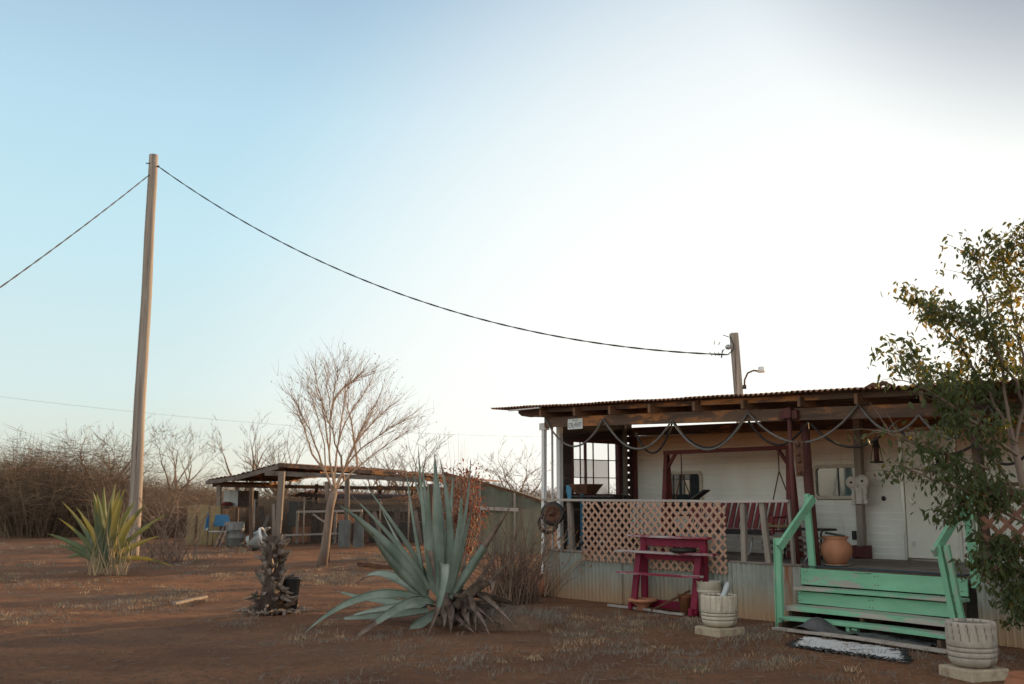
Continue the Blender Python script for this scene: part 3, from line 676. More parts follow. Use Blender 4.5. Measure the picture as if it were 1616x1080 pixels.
# rusty bracket ornament on the steel post
u0, z0 = fp(1262, 695, -.1); u1, z1 = fp(1262, 752, -.1)
q = MB(); zz = [z1, z1 + .02, (z0 + z1) / 2, z0 - .05, z0]
q.prism([(u0 - .055, z1), (u0 + .055, z1), (u0 + .06, z0 - .06), (u0 + .085, z0 - .01), (u0 + .04, z0 - .03), (u0, z0), (u0 - .04, z0 - .03), (u0 - .075, z0 - .005), (u0 - .055, z0 - .06)], -.125, -.11)
bo = q.build('hook_plate', M['rust'], frame=PM, bevel=.004); tag(bo, 'rusty iron plate with hooks fixed on the red porch post by the stairs', 'iron plate')
for t in (.12, .42, .62, .88):
    q = MB(); zc_ = z1 + (z0 - z1) * t; q.lathe([(0, 0), (.022, 0), (.028, .012), (.012, .02), (0, .02)], (u0 + rnd.uniform(-.01, .01), -.126, zc_), 12, axis=Matrix.Rotation(R(90), 3, 'X')); q.build('boss', M['rust'], bo, PM)
# owl
ow = thing('owl_ornament', 'white plaster owl ornament with round eyes on the post beside the window', 'ornament', L(4.34, 1.82, 1.38), PA)
u0, z0 = fp(1338, 797, 1.82); u1, z1 = fp(1371, 750, 1.82)
def owl(x, y): return (u0 + x * (u1 - u0), z0 + y * (z1 - z0))
q = MB(); sil = [(.22,0),(.5,.03),(.78,.02),(.95,.06),(.86,.16),(.82,.3),(.9,.42),(.86,.55),(.94,.66),(1.0,.8),(.93,.93),(.75,1.0),(.55,.97),(.45,.95),(.3,.95),(.1,.88),(.0,.74),(.06,.6),(.18,.53),(.24,.44),(.18,.3),(.22,.16),(.14,.08)]
q.prism([owl(*p) for p in sil], 1.80, 1.845); q.build('body', M['owl'], ow, PM, bevel=.012)
for cx, cy, r in ((.24, .76, .085), (.73, .8, .09)):
    q = MB(); c_ = owl(cx, cy); q.lathe([(0, .03), (r * .5, .028), (r * .9, .016), (r, 0)], (c_[0], 1.802, c_[1]), 20, axis=Matrix.Rotation(R(90), 3, 'X')); e = q.build('eye', M['owl'], ow, PM)
    q = MB(); q.lathe([(0, .012), (.016, .008), (.017, 0)], (c_[0] + .015, 1.772, c_[1]), 12, axis=Matrix.Rotation(R(90), 3, 'X')); q.build('pupil', M['iron'], e, PM)
q = MB(); c_ = owl(.5, .62); q.tube([(c_[0], 1.795, c_[1] + .05), (c_[0], 1.785, c_[1] + .02), (c_[0] + .005, 1.795, c_[1] - .02)], [.008, .013, .004], 8); q.build('beak', M['owl'], ow, PM)
for dx in (.36, .68):
    q = MB(); c_ = owl(dx, .28); q.tube([(c_[0], 1.795, c_[1] + .11), (c_[0], 1.78, c_[1]), (c_[0] + .01, 1.795, c_[1] - .10)], [.012, .022, .008], 8); q.build('wing', M['owl'], ow, PM)
# lantern
uu, zz = fp(1384, 731, 1.2)
ln = thing('lantern', 'dark hanging lantern with red column near the trailer wall', 'lantern', L(uu, 1.2, zz), PA)
q = MB(); q.lathe([(0, 0), (.085, 0), (.09, .012), (.075, .022), (0, .03)], (uu, 1.2, zz), 20); q.build('base', M['iron'], ln, PM)
q = MB(); q.lathe([(.0, .03), (.035, .03), (.03, .12), (.034, .2), (0, .21)], (uu, 1.2, zz), 16); q.build('column', M['redpost'], ln, PM)
q = MB(); q.lathe([(.055, .2), (.035, .24), (.03, .3), (.01, .33), (0, .33)], (uu, 1.2, zz), 16); q.build('cap', M['iron'], ln, PM)
for k in range(4):
    a = R(45 + 90 * k); q = MB(); q.tube([(uu + .08 * math.cos(a), 1.2 + .08 * math.sin(a), zz + .01), (uu + .035 * math.cos(a), 1.2 + .035 * math.sin(a), zz + .25)], .004, 6); q.build('bar', M['iron'], ln, PM)
q = MB(); q.tube([(uu, 1.2, zz + .32), (uu, 1.2, 2.74)], .004, 6); q.build('chain', M['iron'], ln, PM)
# swing
sw = thing('porch_swing', 'red slatted swing bench hanging in a dark red frame on the porch', 'porch swing', L(2.5, 1.3, .68), PA)
SV = 1.3; ul, zt = fp(1052, 712, SV); ur, _ = fp(1245, 703, SV); zt = 2.2
q = MB(); q.beam((ul - .05, SV, zt), (ur + .05, SV, zt), .05, .06); q.build('top_bar', M['redmetal'], sw, PM, bevel=.004)
for uu_ in (ul, ur):
    for dv in (-.13, .13):
        q = MB(); q.beam((uu_, SV, zt - .03), (uu_ + (.03 if uu_ > 2 else -.02), SV + dv, .69), .075, .06, (0, 1, 0)); q.build('leg', M['redmetal'], sw, PM, bevel=.004)
for uu_, s_ in ((ul, 1), (ur, -1)):
    q = MB(); q.beam((uu_, SV - .005, zt - .27), (uu_ + s_ * .18, SV - .005, zt - .02), .04, .04); q.build('brace', M['redmetal'], sw, PM)
BL, BR = ul + .22, ur - .13
for uu_ in (BL + .02, BR - .10):
    for dv in (-.24, .22):
        q = MB(); q.tube([(uu_ + .05, SV, zt - .33), (uu_ + (.02 if dv < 0 else .08), SV + dv, 1.2 if dv < 0 else 1.42)], .009, 6); q.build('chain', M['rust'], sw, PM)
    q = MB(); q.tube([(uu_ + .05, SV, zt), (uu_ + .05, SV, zt - .34)], .008, 6); q.build('chain', M['rust'], sw, PM)
n = 17
for k in range(n):
    t = BL + (BR - BL) * (k + .5) / n
    q = MB(); q.beam((t, SV + .16, 1.06), (t + .01, SV + .30, 1.44), .07, .018, (0, 1, .3)); q.build('back_slat', M['redslat'], sw, PM)
for k in range(4):
    q = MB(); q.box((BL, SV - .28 + k * .11, 1.03), (BR, SV - .19 + k * .11, 1.05)); q.build('seat_slat', M['redslat'], sw, PM)
q = MB(); q.box((BL, SV - .295, .99), (BR, SV - .28, 1.055)); q.build('front_rail', M['iron'], sw, PM)
for e in (BL, BR):
    q = MB(); q.box((e - .03, SV - .3, 1.22), (e + .03, SV + .26, 1.245)); q.box((e - .02, SV - .3, 1.0), (e + .02, SV - .26, 1.22)); q.build('armrest', M['redslat'], sw, PM)
u0, z0 = fp(1212, 828, .95); u1, _ = fp(1247, 828, .95)
q = MB(); q.beam((u0, .98, 1.12), (u1, .98, 1.12), .05, .035); q.beam((u0 + .01, .98, 1.115), (u0 + .011, .98, 1.16), .05, .03, (0, 1, 0)); q.beam((u1 - .011, .98, 1.115), (u1 - .01, .98, 1.16), .05, .03, (0, 1, 0))
tag(q.build('yellow_bar', M['yellow'], frame=PM, bevel=.006), 'small yellow wooden bar lying across the swing behind the railing', 'wooden bar')
# low grey bench / table frame behind the open railing
bn = thing('metal_bench', 'old grey slatted bench with bent steel legs behind the open railing', 'bench', L(3.8, .55, .68), PA)
for k in range(4):
    q = MB(); q.box((3.3, .45 + k * .1, .98), (4.5, .53 + k * .1, 1.0)); q.build('seat_slat', M['wood_x'], bn, PM)
for e in (3.45, 4.35):
    q = MB(); q.tube([(e, .42, .69), (e + .05, .47, .8), (e + .07, .5, .98)], .013, 8); q.build('leg', M['galv'], bn, PM)
    q = MB(); q.tube([(e, .86, .69), (e + .05, .82, .8), (e + .07, .8, .98)], .013, 8); q.build('leg', M['galv'], bn, PM)
for z_ in (.80, .88):
    q = MB(); q.box((3.4, .87, z_), (4.45, .885, z_ + .045)); q.build('rail', M['wood_x'], bn, PM)
# stool/grill handle right of the red post
u0, z0 = fp(1285, 836, .9); u1, z1 = fp(1308, 836, .9)
gs = thing('metal_side_table', 'black iron side table with thin bent leg behind the clay pot', 'side table', L(u0, .95, .68), PA)
q = MB(); q.box((u0 - .45, .8, z0 - .015), (u1, 1.1, z0 + .015)); q.build('tabletop', M['iron'], gs, PM, bevel=.01)
for a, b_ in ((u1 - .18, .84), (u0 - .38, .84), (u1 - .18, 1.06), (u0 - .38, 1.06)):
    q = MB(); q.tube([(a, b_, z0 - .01), (a - .04, b_, z0 - .05), (a - .05, b_, .69)], .012, 8); q.build('leg', M['iron'], gs, PM)
# clay pot on the deck
pc = L(4.86, .34, .688)
cp = thing('clay_pot', 'round terracotta pot with a black board on its mouth at the stair top', 'clay pot', pc)
q = MB(); q.lathe([(0, 0), (.10, 0), (.13, .03), (.185, .11), (.195, .17), (.18, .235), (.14, .275), (.13, .29), (.155, .32), (.16, .335), (.145, .335), (.12, .30), (.12, .24), (0, .22)], pc + Vector((0, 0, .012)), 32); q.build('body', M['terra'], cp)
q = MB(); q.lathe([(0, 0), (.145, 0), (.16, .012), (.15, .014), (0, .014)], pc, 24); q.build('saucer', M['slab'], cp)
q = MB(); c_ = pc + Vector((0, 0, .368)); q.box(c_ - Vector((.12, .05, .012)), c_ + Vector((.12, .05, .012)), rot=Euler((0, R(10), R(-20)))); tag(q.build('black_board', M['black']), 'short black board leaning on the mouth of the clay pot', 'board')

# ---- magenta tiered shelf
ms_ = thing('plant_stand', 'magenta three tier wooden plant stand leaning by the lattice', 'plant stand', L(2.5, -.3, 0), PA)
def fpz(x, y, v): return fp(x, y, v)
tiers = [((993, 845), (1120, 850), -.24, .10, .03), ((975, 869), (1129, 876), -.36, .13, .028), ((976, 903), (1106, 911), -.49, .12, .026)]
tz = []
for (l, r, v, dpt, th_) in tiers:
    a = fp(*l, v); b_ = fp(*r, v); tz.append((a, b_, v))
    q = MB(); board(q, (a[0], a[1] - th_ / 2, a[1] + th_ / 2), (b_[0], b_[1] - th_ / 2, b_[1] + th_ / 2), v - dpt / 2, v + dpt / 2, -.004); q.build('shelf', M['magenta_top'], ms_, PM, bevel=.004)
ul_, ur_ = fp(1012, 850, -.25)[0], fp(1106, 850, -.25)[0]
for e in (ul_, ur_):
    q = MB(); q.beam((e, -.20, .02), (e, -.20, tz[0][0][1] - .015), .10, .045, (0, 1, 0)); q.build('rear_leg', M['magenta'], ms_, PM, bevel=.004)
    q = MB(); q.beam((e - .015, -.42, .02), (e - .01, -.29, tz[1][0][1] - .013), .10, .04, (0, 1, 0)); q.build('front_leg', M['magenta'], ms_, PM, bevel=.004)
    q = MB(); q.beam((e - .012, -.50, .05), (e - .010, -.16, .05), .06, .09); q.build('foot', M['magenta'], ms_, PM, bevel=.004)
q = MB(); q.box((ul_ + .02, -.215, tz[0][0][1] - .13), (ur_ - .02, -.19, tz[0][0][1] - .018)); q.build('apron', M['magenta'], ms_, PM, bevel=.003)
q = MB(); q.box((ul_ - .02, -.255, tz[1][0][1] - .10), (ur_ + .06, -.235, tz[1][0][1] - .03)); q.build('apron', M['magenta'], ms_, PM, bevel=.003)
q = MB(); q.box((ul_ - .02, -.26, .03), (ur_ + .03, -.235, .14)); q.build('lower_rail', M['magenta'], ms_, PM, bevel=.003)
# pan on the middle tier
u0, z0 = fp(1078, 868, -.33); pz = tz[1][0][1] + .016
q = MB(); p_ = L(u0, -.33, pz); q.lathe([(0, 0), (.14, 0), (.165, .02), (.17, .045), (.15, .06), (.14, .045), (.1, .03), (0, .03)], p_, 28)
tag(q.build('old_pan', M['iron'], origin=p_), 'dark round pan resting on the middle shelf of the magenta stand', 'pan')
# bowl, pot and planks under the stand
p_ = L(fp(1014, 945, -.42)[0], -.42, 0); bw = thing('clay_bowl', 'shallow tan clay bowl on a small foot under the magenta stand', 'clay bowl', p_)
q = MB(); q.lathe([(0, .03), (.07, .0), (.09, .0), (.07, .05), (.16, .11), (.2, .125), (.2, .15), (.185, .155), (.15, .135), (.05, .09), (0, .085)], p_, 28); q.build('bowl', M['terra'], bw)
p_ = G(1083, 968); q = MB(); q.lathe([(0, 0), (.07, 0), (.1, .2), (.112, .205), (.112, .24), (.1, .24), (.09, .2), (0, .18)], p_, 24)
tag(q.build('flower_pot', M['terra_d'], origin=p_), 'small dark terracotta flower pot before the right foot of the magenta stand', 'flower pot')
a, b_ = G(960, 957), G(1078, 972)
q = MB(); q.beam(a + Vector((0, 0, .018)), b_ + Vector((0, 0, .018)), .045, .03, segs=6, wob=.006); tag(q.build('wood_strip', M['pale_x']), 'thin pale strip of wood lying flat before the magenta stand', 'wood strip')
a = G(1028, 966); b_ = L(3.1, -.32, .30)
q = MB(); q.beam(a + Vector((0, 0, .02)), b_, .04, .025); tag(q.build('wood_strip', M['rust']), 'brown wooden strip leaning up against the magenta stand', 'wood strip')
# white bucket
p_ = L(fp(1119, 940, -.27)[0], -.27, 0); bk = thing('bucket', 'dirty white plastic bucket between the magenta stand and stone mortar', 'bucket', p_)
q = MB(); q.lathe([(0, .0), (.13, 0), (.145, .30), (.155, .31), (.155, .325), (.148, .34), (.155, .345), (.155, .43), (.16, .44), (.148, .44), (.14, .06), (0, .05)], p_, 32); q.build('body', M['bucketw'], bk)
q = MB(); q.tube([p_ + Vector((.158 * math.cos(t), -.03 - .158 * math.sin(t) * .35, .40 - .13 * math.sin(t))) for t in [math.pi * k / 10 for k in range(11)]], .003, 5); q.build('handle', M['wire'], bk)
# mortars
def mortar(px, py, rad, hgt, mat, label, sw_, slabmat, slabr):
    p_ = G(px, py); r0 = thing('stone_mortar', label, 'stone mortar', p_, R(sw_))
    def fn(t, z, r):
        if z > hgt * .47 and z < hgt * .97:
            k = (t * 9 / math.pi + (z / hgt) * .7 * slabr) % 1.0
            return 1 - .075 * max(0, 1 - abs(k - .5) / .08) + .004 * math.sin(3 * t)
        return 1 + .004 * math.sin(3 * t + 1)
    prof = [(0, .0), (.62, .0), (.82, .05), (.93, .13), (.97, .22), (.955, .235), (.975, .25), (.99, .34), (.965, .355), (.99, .37), (1.0, .44), (.975, .46), (1.0, .475), (1.0, .6), (1.0, .75), (1.0, .9), (.99, .965), (.95, 1.0), (.87, .995), (.82, .95), (.76, .8), (.6, .62), (0, .55)]
    q = MB(); q.lathe([(a * rad, b * hgt) for a, b in prof], p_ + Vector((0, 0, .085)), 144, fn=fn)
    ctr = p_ + Vector((0, 0, .085))
    for fi, f_ in enumerate(q.f):
        c_ = sum((q.v[i] for i in f_), Vector()) / len(f_) - ctr; t = math.atan2(c_.y, c_.x) % (2 * math.pi); zz_ = c_.z / hgt; rr_ = math.hypot(c_.x, c_.y) / rad
        if rr_ > .88 and .47 < zz_ < .95 and abs((t * 9 / math.pi + zz_ * .7 * slabr) % 1.0 - .5) < .055: q.mi[fi] = 1
        if rr_ > .9 and (abs(zz_ - .235) < .012 or abs(zz_ - .357) < .012 or abs(zz_ - .46) < .013): q.mi[fi] = 1
        if rr_ < .84 and zz_ > .5: q.mi[fi] = 1
    bo = q.build('bowl', [mat, M['groove']], r0)
    q = MB(); q.box(p_ + Vector((-rad * 1.0, -rad * .95, -.02)), p_ + Vector((rad * 1.0, rad * .95, .085)), rot=Euler((0, 0, R(sw_)))); q.build('base_slab', slabmat, r0, bevel=.015)
    return p_
pm1 = mortar(1136, 1001, .202, .345, M['cement'], 'pale carved stone mortar holding a pestle, standing left of the stairs', 34, M['slab'], 0)
pm2 = mortar(1537, 1068, .202, .375, M['cement2'], 'greyer carved stone mortar standing right of the stairs', 20, M['slab'], 1)
q = MB(); a = pm1 + Vector((.03, .02, .33)); b_ = pm1 + Vector((.12, .03, .55))
q.tube([a, a.lerp(b_, .35), a.lerp(b_, .6), a.lerp(b_, .8), b_, b_ + Vector((.006, 0, .02))], [.05, .04, .034, .04, .03, .01], 14); tag(q.build('pestle', M['galv']), 'grey pestle sticking up out of the left stone mortar', 'pestle')
# partly visible pot at the right edge
p_ = G(1624, 1112); q = MB(); q.lathe([(0, 0), (.09, 0), (.15, .06), (.165, .12), (.14, .18), (.12, .2), (.13, .215), (.115, .22), (.1, .18), (0, .15)], p_, 28)
tag(q.build('clay_jar', M['terra_d'], origin=p_), 'reddish clay jar on the ground at the right corner', 'clay jar')
# pot left of the skirting
p_ = G(845, 941); q = MB(); q.lathe([(0, 0), (.12, 0), (.18, .05), (.21, .14), (.19, .23), (.13, .29), (.12, .31), (.14, .335), (.12, .34), (.1, .3), (0, .25)], p_, 28)
tag(q.build('clay_pot', M['terra'], origin=p_), 'round orange clay pot on the ground against the left skirting corner', 'clay pot')
# ragged mat, sheeting under the stairs
cs = [G(1245, 1021), G(1432, 1047), G(1425, 1027), G(1272, 1006)]
def patch(cs, nu, nv, hfun, jag):
    vs = []; fs = []
    for i in range(nu + 1):
        for j in range(nv + 1):
            s_, t = i / nu, j / nv
            p = (cs[0].lerp(cs[1], s_)).lerp(cs[3].lerp(cs[2], s_), t)
            if j in (0, nv) or i in (0, nu): p = p + Vector((rnd.uniform(-jag, jag), rnd.uniform(-jag, jag), 0))
            vs.append((p.x, p.y, hfun(p, s_, t)))
            if i and j: o = (i - 1) * (nv + 1) + j - 1; fs.append((o, o + nv + 1, o + nv + 2, o + 1))
    mb = MB(); mb.add(vs, fs, True); return mb
rm_ = thing('rag_mat', 'ragged white mat with dark fringe spread before the stairs', 'mat', G(1340, 1026))
q = patch(cs, 60, 18, lambda p, s_, t: .012 + .010 * noise.noise(p * 7) + .006 * noise.noise(p * 30), .03); q.build('cloth', M['matw'], rm_, recalc=False)
q = MB()
for k in range(900):
    e = rnd.random(); side = rnd.random()
    p = cs[0].lerp(cs[1], e) if side < .6 else (cs[1].lerp(cs[2], e) if side < .9 else cs[0].lerp(cs[3], e * .6))
    p = p + Vector((rnd.uniform(-.03, .03), rnd.uniform(-.03, .02), rnd.uniform(.005, .03))); dd = Vector((rnd.uniform(-.04, .04), rnd.uniform(-.05, .02), rnd.uniform(-.01, .02)))
    q.ribbon([p, p + dd], .009)
q.build('fringe', M['black'], rm_, recalc=False)
cs2 = [L(5.05, -.93, 0), L(6.6, -.90, 0), L(6.5, -.30, 0), L(5.1, -.3, 0)]
def sh(p, s_, t):
    h = .02 + .05 * max(0, noise.noise(p * 4)) + .02 * noise.noise(p * 14)
    h += .17 * math.exp(-((s_ - .13) / .12) ** 2) * math.exp(-((t - .25) / .22) ** 2) + .05 * math.exp(-((s_ - .55) / .2) ** 2) * math.exp(-((t - .3) / .3) ** 2)
    return max(h, .012)
q = patch(cs2, 80, 34, sh, .02); tag(q.build('plastic_sheet', M['sheet'], recalc=False), 'crumpled black plastic sheet bunched under the lowest stair tread', 'plastic sheet')

# ---- wheel and blue stand at the left corner
uu, zz = fp(872, 811, -.16)
wh = thing('pulley_wheel', 'rusty old wheel hub hung on the left end of the railing', 'wheel', L(uu, -.16, zz - .2), PA)
ax = Matrix.Rotation(R(90), 3, 'X') 
ax = Matrix.Rotation(R(36), 3, 'Z') @ ax
q = MB(); q.lathe([(.11, .05), (.16, .055), (.18, .04), (.185, 0), (.18, -.04), (.165, -.05), (.155, -.03), (.15, 0), (.13, .03), (.11, .05)], (uu, -.16, zz), 40, axis=ax); q.build('tyre', M['iron'], wh, PM)
q = MB(); q.lathe([(0, .05), (.03, .055), (.035, .03), (.06, .02), (.10, .045), (.12, .05), (.14, .03), (.14, -.02), (.05, -.01), (0, -.01)], (uu + .01, -.165, zz + .005), 32, axis=ax); q.build('rim', M['rust'], wh, PM)
q = MB(); q.lathe([(0, .0), (.025, 0), (.022, .03), (0, .035)], (uu + .01, -.215, zz + .005), 14, axis=ax); q.build('hub', M['rust'], wh, PM)
q = MB(); q.tube([(uu, -.11, zz + .16), (uu + .02, -.09, 1.47)], .008, 6); q.build('hook', M['iron'], wh, PM)
uu2, zz2 = fp(865, 826, -.03)
q = MB(); q.lathe([(.12, .02), (.15, .04), (.17, .0), (.15, -.04), (.12, -.02)], (uu2 + .02, -.05, zz2), 32, axis=ax); tag(q.build('iron_ring', M['iron'], frame=PM), 'dark iron ring hanging behind the rusty wheel on the railing end', 'ring')
bs = thing('blue_tool_stand', 'blue steel stand carrying a rusty hopper beside the sash window', 'tool stand', L(.6, .35, .68), PA)
ua, za = fp(903, 766, .3)
for dv in (.22, .5):
    q = MB(); q.prism([(ua - .035, .69), (ua + .06, .69), (ua + .05, 1.3), (ua + .06, za), (ua - .055, za), (ua - .06, za - .10), (ua - .03, za - .16)], dv, dv + .012); q.build('side_plate', M['blue'], bs, PM, bevel=.003)
q = MB(); q.beam((ua + .06, .22, .72), (ua + .06, .51, .72), .03, .04); q.build('cross_bar', M['blue'], bs, PM)
uh = ua + .24
hv = [(-.2, .2), (.2, .2), (.2, .54), (-.2, .54)]; lo = [(-.12, .27), (.1, .27), (.1, .47), (-.12, .47)]
q = MB(); q.add([(uh + a, b_, za + .015) for a, b_ in hv] + [(uh + a, b_, za - .13) for a, b_ in lo], [(0, 1, 5, 4), (1, 2, 6, 5), (2, 3, 7, 6), (3, 0, 4, 7)]); h_ = q.build('hopper', M['rust'], bs, PM)
sm = h_.modifiers.new('s', 'SOLIDIFY'); sm.thickness = .012
q = MB(); q.box((ua - .02, .24, za - .19), (ua + .95, .62, za - .16)); q.build('bench_top', M['iron'], bs, PM, bevel=.004)
for a in (ua + .15, ua + .88):
    q = MB(); q.beam((a, .58, .69), (a, .58, za - .19), .04, .04, (0, 1, 0)); q.build('leg', M['iron'], bs, PM)
q = MB(); q.box((.46, .62, .69), (.98, 1.0, 1.12), rot=Euler((0, 0, R(4)))); q.box((.47, .61, 1.121), (.97, 1.01, 1.14), rot=Euler((0, 0, R(4)))); tag(q.build('crate', M['endwall'], frame=PM, bevel=.01), 'dark wooden crate on the deck under the blue stand', 'crate')
a, b_ = L(.35, .3, .72), L(1.05, .3, 1.16)
q = MB(); q.beam(a, b_, .03, .03); tag(q.build('stick', M['iron']), 'dark stick leaning diagonally behind the railing near the blue stand', 'stick')
uu, zz = fp(1098, 783, .9); u3, z3 = fp(1115, 774, .9)
q = MB(); q.beam((uu - .35, .9, zz - .22), (u3, .9, z3 + .0), .16, .02, (0, 0, 1)); tag(q.build('dark_panel', M['black'], frame=PM), 'black flat panel tilted up behind the lattice before the trailer window', 'panel')

# ================================================================== POLES AND CABLES
PB = at(208, 883, 25.0); PB.z = 0; PT = at(242.5, 245, 25.0)
pl = thing('utility_pole', 'tall weathered wooden utility pole standing at the left of the yard', 'utility pole', PB)
q = MB(); n = 26; path = []; rr = []
for i in range(n):
    t = i / (n - 1); p = PB.lerp(PT, t); path.append(p + Vector((noise.noise(Vector((t * 4, 1, 0))) * .03, 0, 0))); rr.append(.158 - .045 * t + .004 * noise.noise(Vector((0, t * 22, 3))))
q.tube(path, rr, 20); q.build('shaft', M['pole'], pl)
ca = at(250, 263, 24.95); q = MB(); q.tube([ca + Vector((-.12, 0, 0)), ca], .012, 6); q.lathe([(0, -.03), (.03, -.02), (.03, .02), (0, .03)], ca, 10); q.build('cable_hook', M['iron'], pl)
q = MB(); p_ = at(234, 258, 24.9); q.tube([p_ + Vector((-.06, 0, 0)), p_ + Vector((.05, 0, 0))], .014, 6); q.build('bolt', M['iron'], pl)
def twist(mb, path, r, off, turns, n=5):
    for ph in (0, math.pi):
        out = []
        for i, p in enumerate(path):
            a = ph + turns * 2 * math.pi * i / (len(path) - 1); out.append(p + Vector((0, math.cos(a) * off, math.sin(a) * off)))
        mb.tube(out, r, n)
RB = at(1167, 640, 20.0); RT = at(1158, 526, 20.0)
cb = at(1149, 560, 19.9)
q = MB(); twist(q, hang(ca, cb, 1.12, 260), .0105, .008, 17); tag(q.build('power_cable', M['cable'], origin=ca), 'twisted black cable sagging from the tall pole to the short pole behind the roof', 'cable')
c1 = at(236, 276, 24.9); c2 = at(-420, 735, 14.5)
q = MB(); twist(q, hang(c1, c2, .18, 260), .0105, .008, 16); tag(q.build('power_cable', M['cable'], origin=c1), 'black cable running from the tall pole down out of the left side', 'cable')
a, b_ = at(-200, 600, 110), at(900, 690, 150)
q = MB(); q.tube(hang(a, b_, 1.5, 30), .011, 4); tag(q.build('distant_cable', M['cable'], origin=a), 'faint thin power line far behind the bare trees', 'cable')
rp = thing('short_pole', 'leaning square grey pole with insulator rising behind the porch roof', 'utility pole', Vector((RB.x + .35, RB.y, 0)))
q = MB(); low = Vector((RT.x + (RB.x - RT.x) * (RT.z / (RT.z - RB.z)), 20, 0)); q.beam(low, RT, .155, .16, (0, 1, 0), 10, .004); q.build('shaft', M['pole'], rp, bevel=.015)
ip = at(1149, 548, 19.85); q = MB(); q.lathe([(0, -.06), (.03, -.05), (.055, -.01), (.05, .03), (.02, .05), (0, .05)], ip, 14, axis=Matrix.Rotation(R(70), 3, 'Y')); q.build('insulator', M['galv'], rp)
q = MB(); q.tube([at(1153, 532, 19.85), at(1158, 545, 19.85), at(1157, 552, 19.85), cb], .012, 6); q.build('wire_loop', M['cable'], rp)
q = MB()
for k, (x, y, x2, y2) in enumerate([(1120,556,1124,562),(1128,556,1129,562),(1134,556,1135,562),(1140,552,1138,565),(1128,538,1127,544),(1136,540,1134,545),(1141,529,1153,533)]): q.tube([at(x, y, 19.8), at(x2, y2, 19.8)], .007, 4)
q.tube([at(1143, 551, 19.8), at(1140, 556, 19.8), at(1139, 565, 19.8)], .008, 4); q.build('wire_clamp', M['cable'], rp)
yl = thing('yard_light', 'small pale yard lamp on a curved arm beside the short pole', 'lamp', at(1175, 614, 19.9))
q = MB(); q.tube([at(1175, 614, 19.9), at(1175, 600, 19.9), at(1180, 589, 19.8), at(1189, 585, 19.7), at(1198, 586, 19.6)], .018, 8); q.build('arm', M['rust'], yl)
c_ = at(1201.5, 588, 19.6); q = MB(); q.lathe([(.0, 0), (.075, 0), (.065, .05), (.055, .11), (0, .12)], c_, 18); q.build('lamp_head', M['white_post'], yl)
q = MB(); c_ = at(1175, 611, 19.9); q.box(c_ - Vector((.03, .03, .04)), c_ + Vector((.03, .03, .04))); q.build('clamp', M['iron'], yl)

# ================================================================== AGAVES
def leaf(mb, pts, wmax, fold=.35, n=16, prof=None, tipdry=0, roll=0):
    """pts: control points of the midrib (base..tip); blade built as a channel"""
    P = [Vector(p) for p in pts]
    def bez(t):
        q_ = P[:]
        while len(q_) > 1: q_ = [q_[i].lerp(q_[i + 1], t) for i in range(len(q_) - 1)]
        return q_[0]
    vs = []; fs = []; m = 7; base = P[0]; side = None
    for i in range(n + 1):
        t = i / n; p = bez(t); d = (bez(min(1, t + .02)) - bez(max(0, t - .02))).normalized()
        if side is None:
            out = Vector((P[-1].x - P[0].x, P[-1].y - P[0].y, 0))
            if out.length < .05: out = Vector((rnd.uniform(-1, 1), rnd.uniform(-1, 1), 0))
            out.normalize(); side = out.cross(Vector((0, 0, 1))).normalized()
            if roll: side = Matrix.Rotation(roll, 3, d) @ side
        side = (side - d * side.dot(d)).normalized(); nrm_ = side.cross(d).normalized()
        w_ = wmax * (prof(t) if prof else ((.62 + .38 * math.sin(min(1, t / .45) * math.pi / 2)) * (1 - max(0, t - .35) / .65) ** .8 if t < 1 else .0))
        w_ = max(w_, .004)
        th_ = .035 * wmax / .14 * (1 - t) ** .7 + .002
        f = fold * (1 - .5 * t)
        for k in range(m):
            a = (k / (m - 1)) * 2 - 1
            vs.append(p + side * a * w_ / 2 + nrm_ * (abs(a) ** 1.5 * w_ * f))
        for k in range(m):
            a = 1 - (k / (m - 1)) * 2
            vs.append(p + side * a * w_ / 2 * .97 + nrm_ * (abs(a) ** 1.5 * w_ * f - th_ * (1 - abs(a) ** 2)))
        if i:
            o = 2 * m * (i - 1)
            for k in range(2 * m): fs.append((o + k, o + (k + 1) % (2 * m), o + 2 * m + (k + 1) % (2 * m), o + 2 * m + k))
    mb.cm = 0; o0 = len(mb.f)
    mb.add(vs, fs, True)
    if tipdry:
        for i in range(len(fs)):
            if (i // (2 * m)) >= n * (1 - tipdry): mb.mi[o0 + i] = 1
Y0 = 12.5
ag = thing('agave', 'large blue green agave with long upright and drooping leaves near the camera', 'agave', G(700, 985))
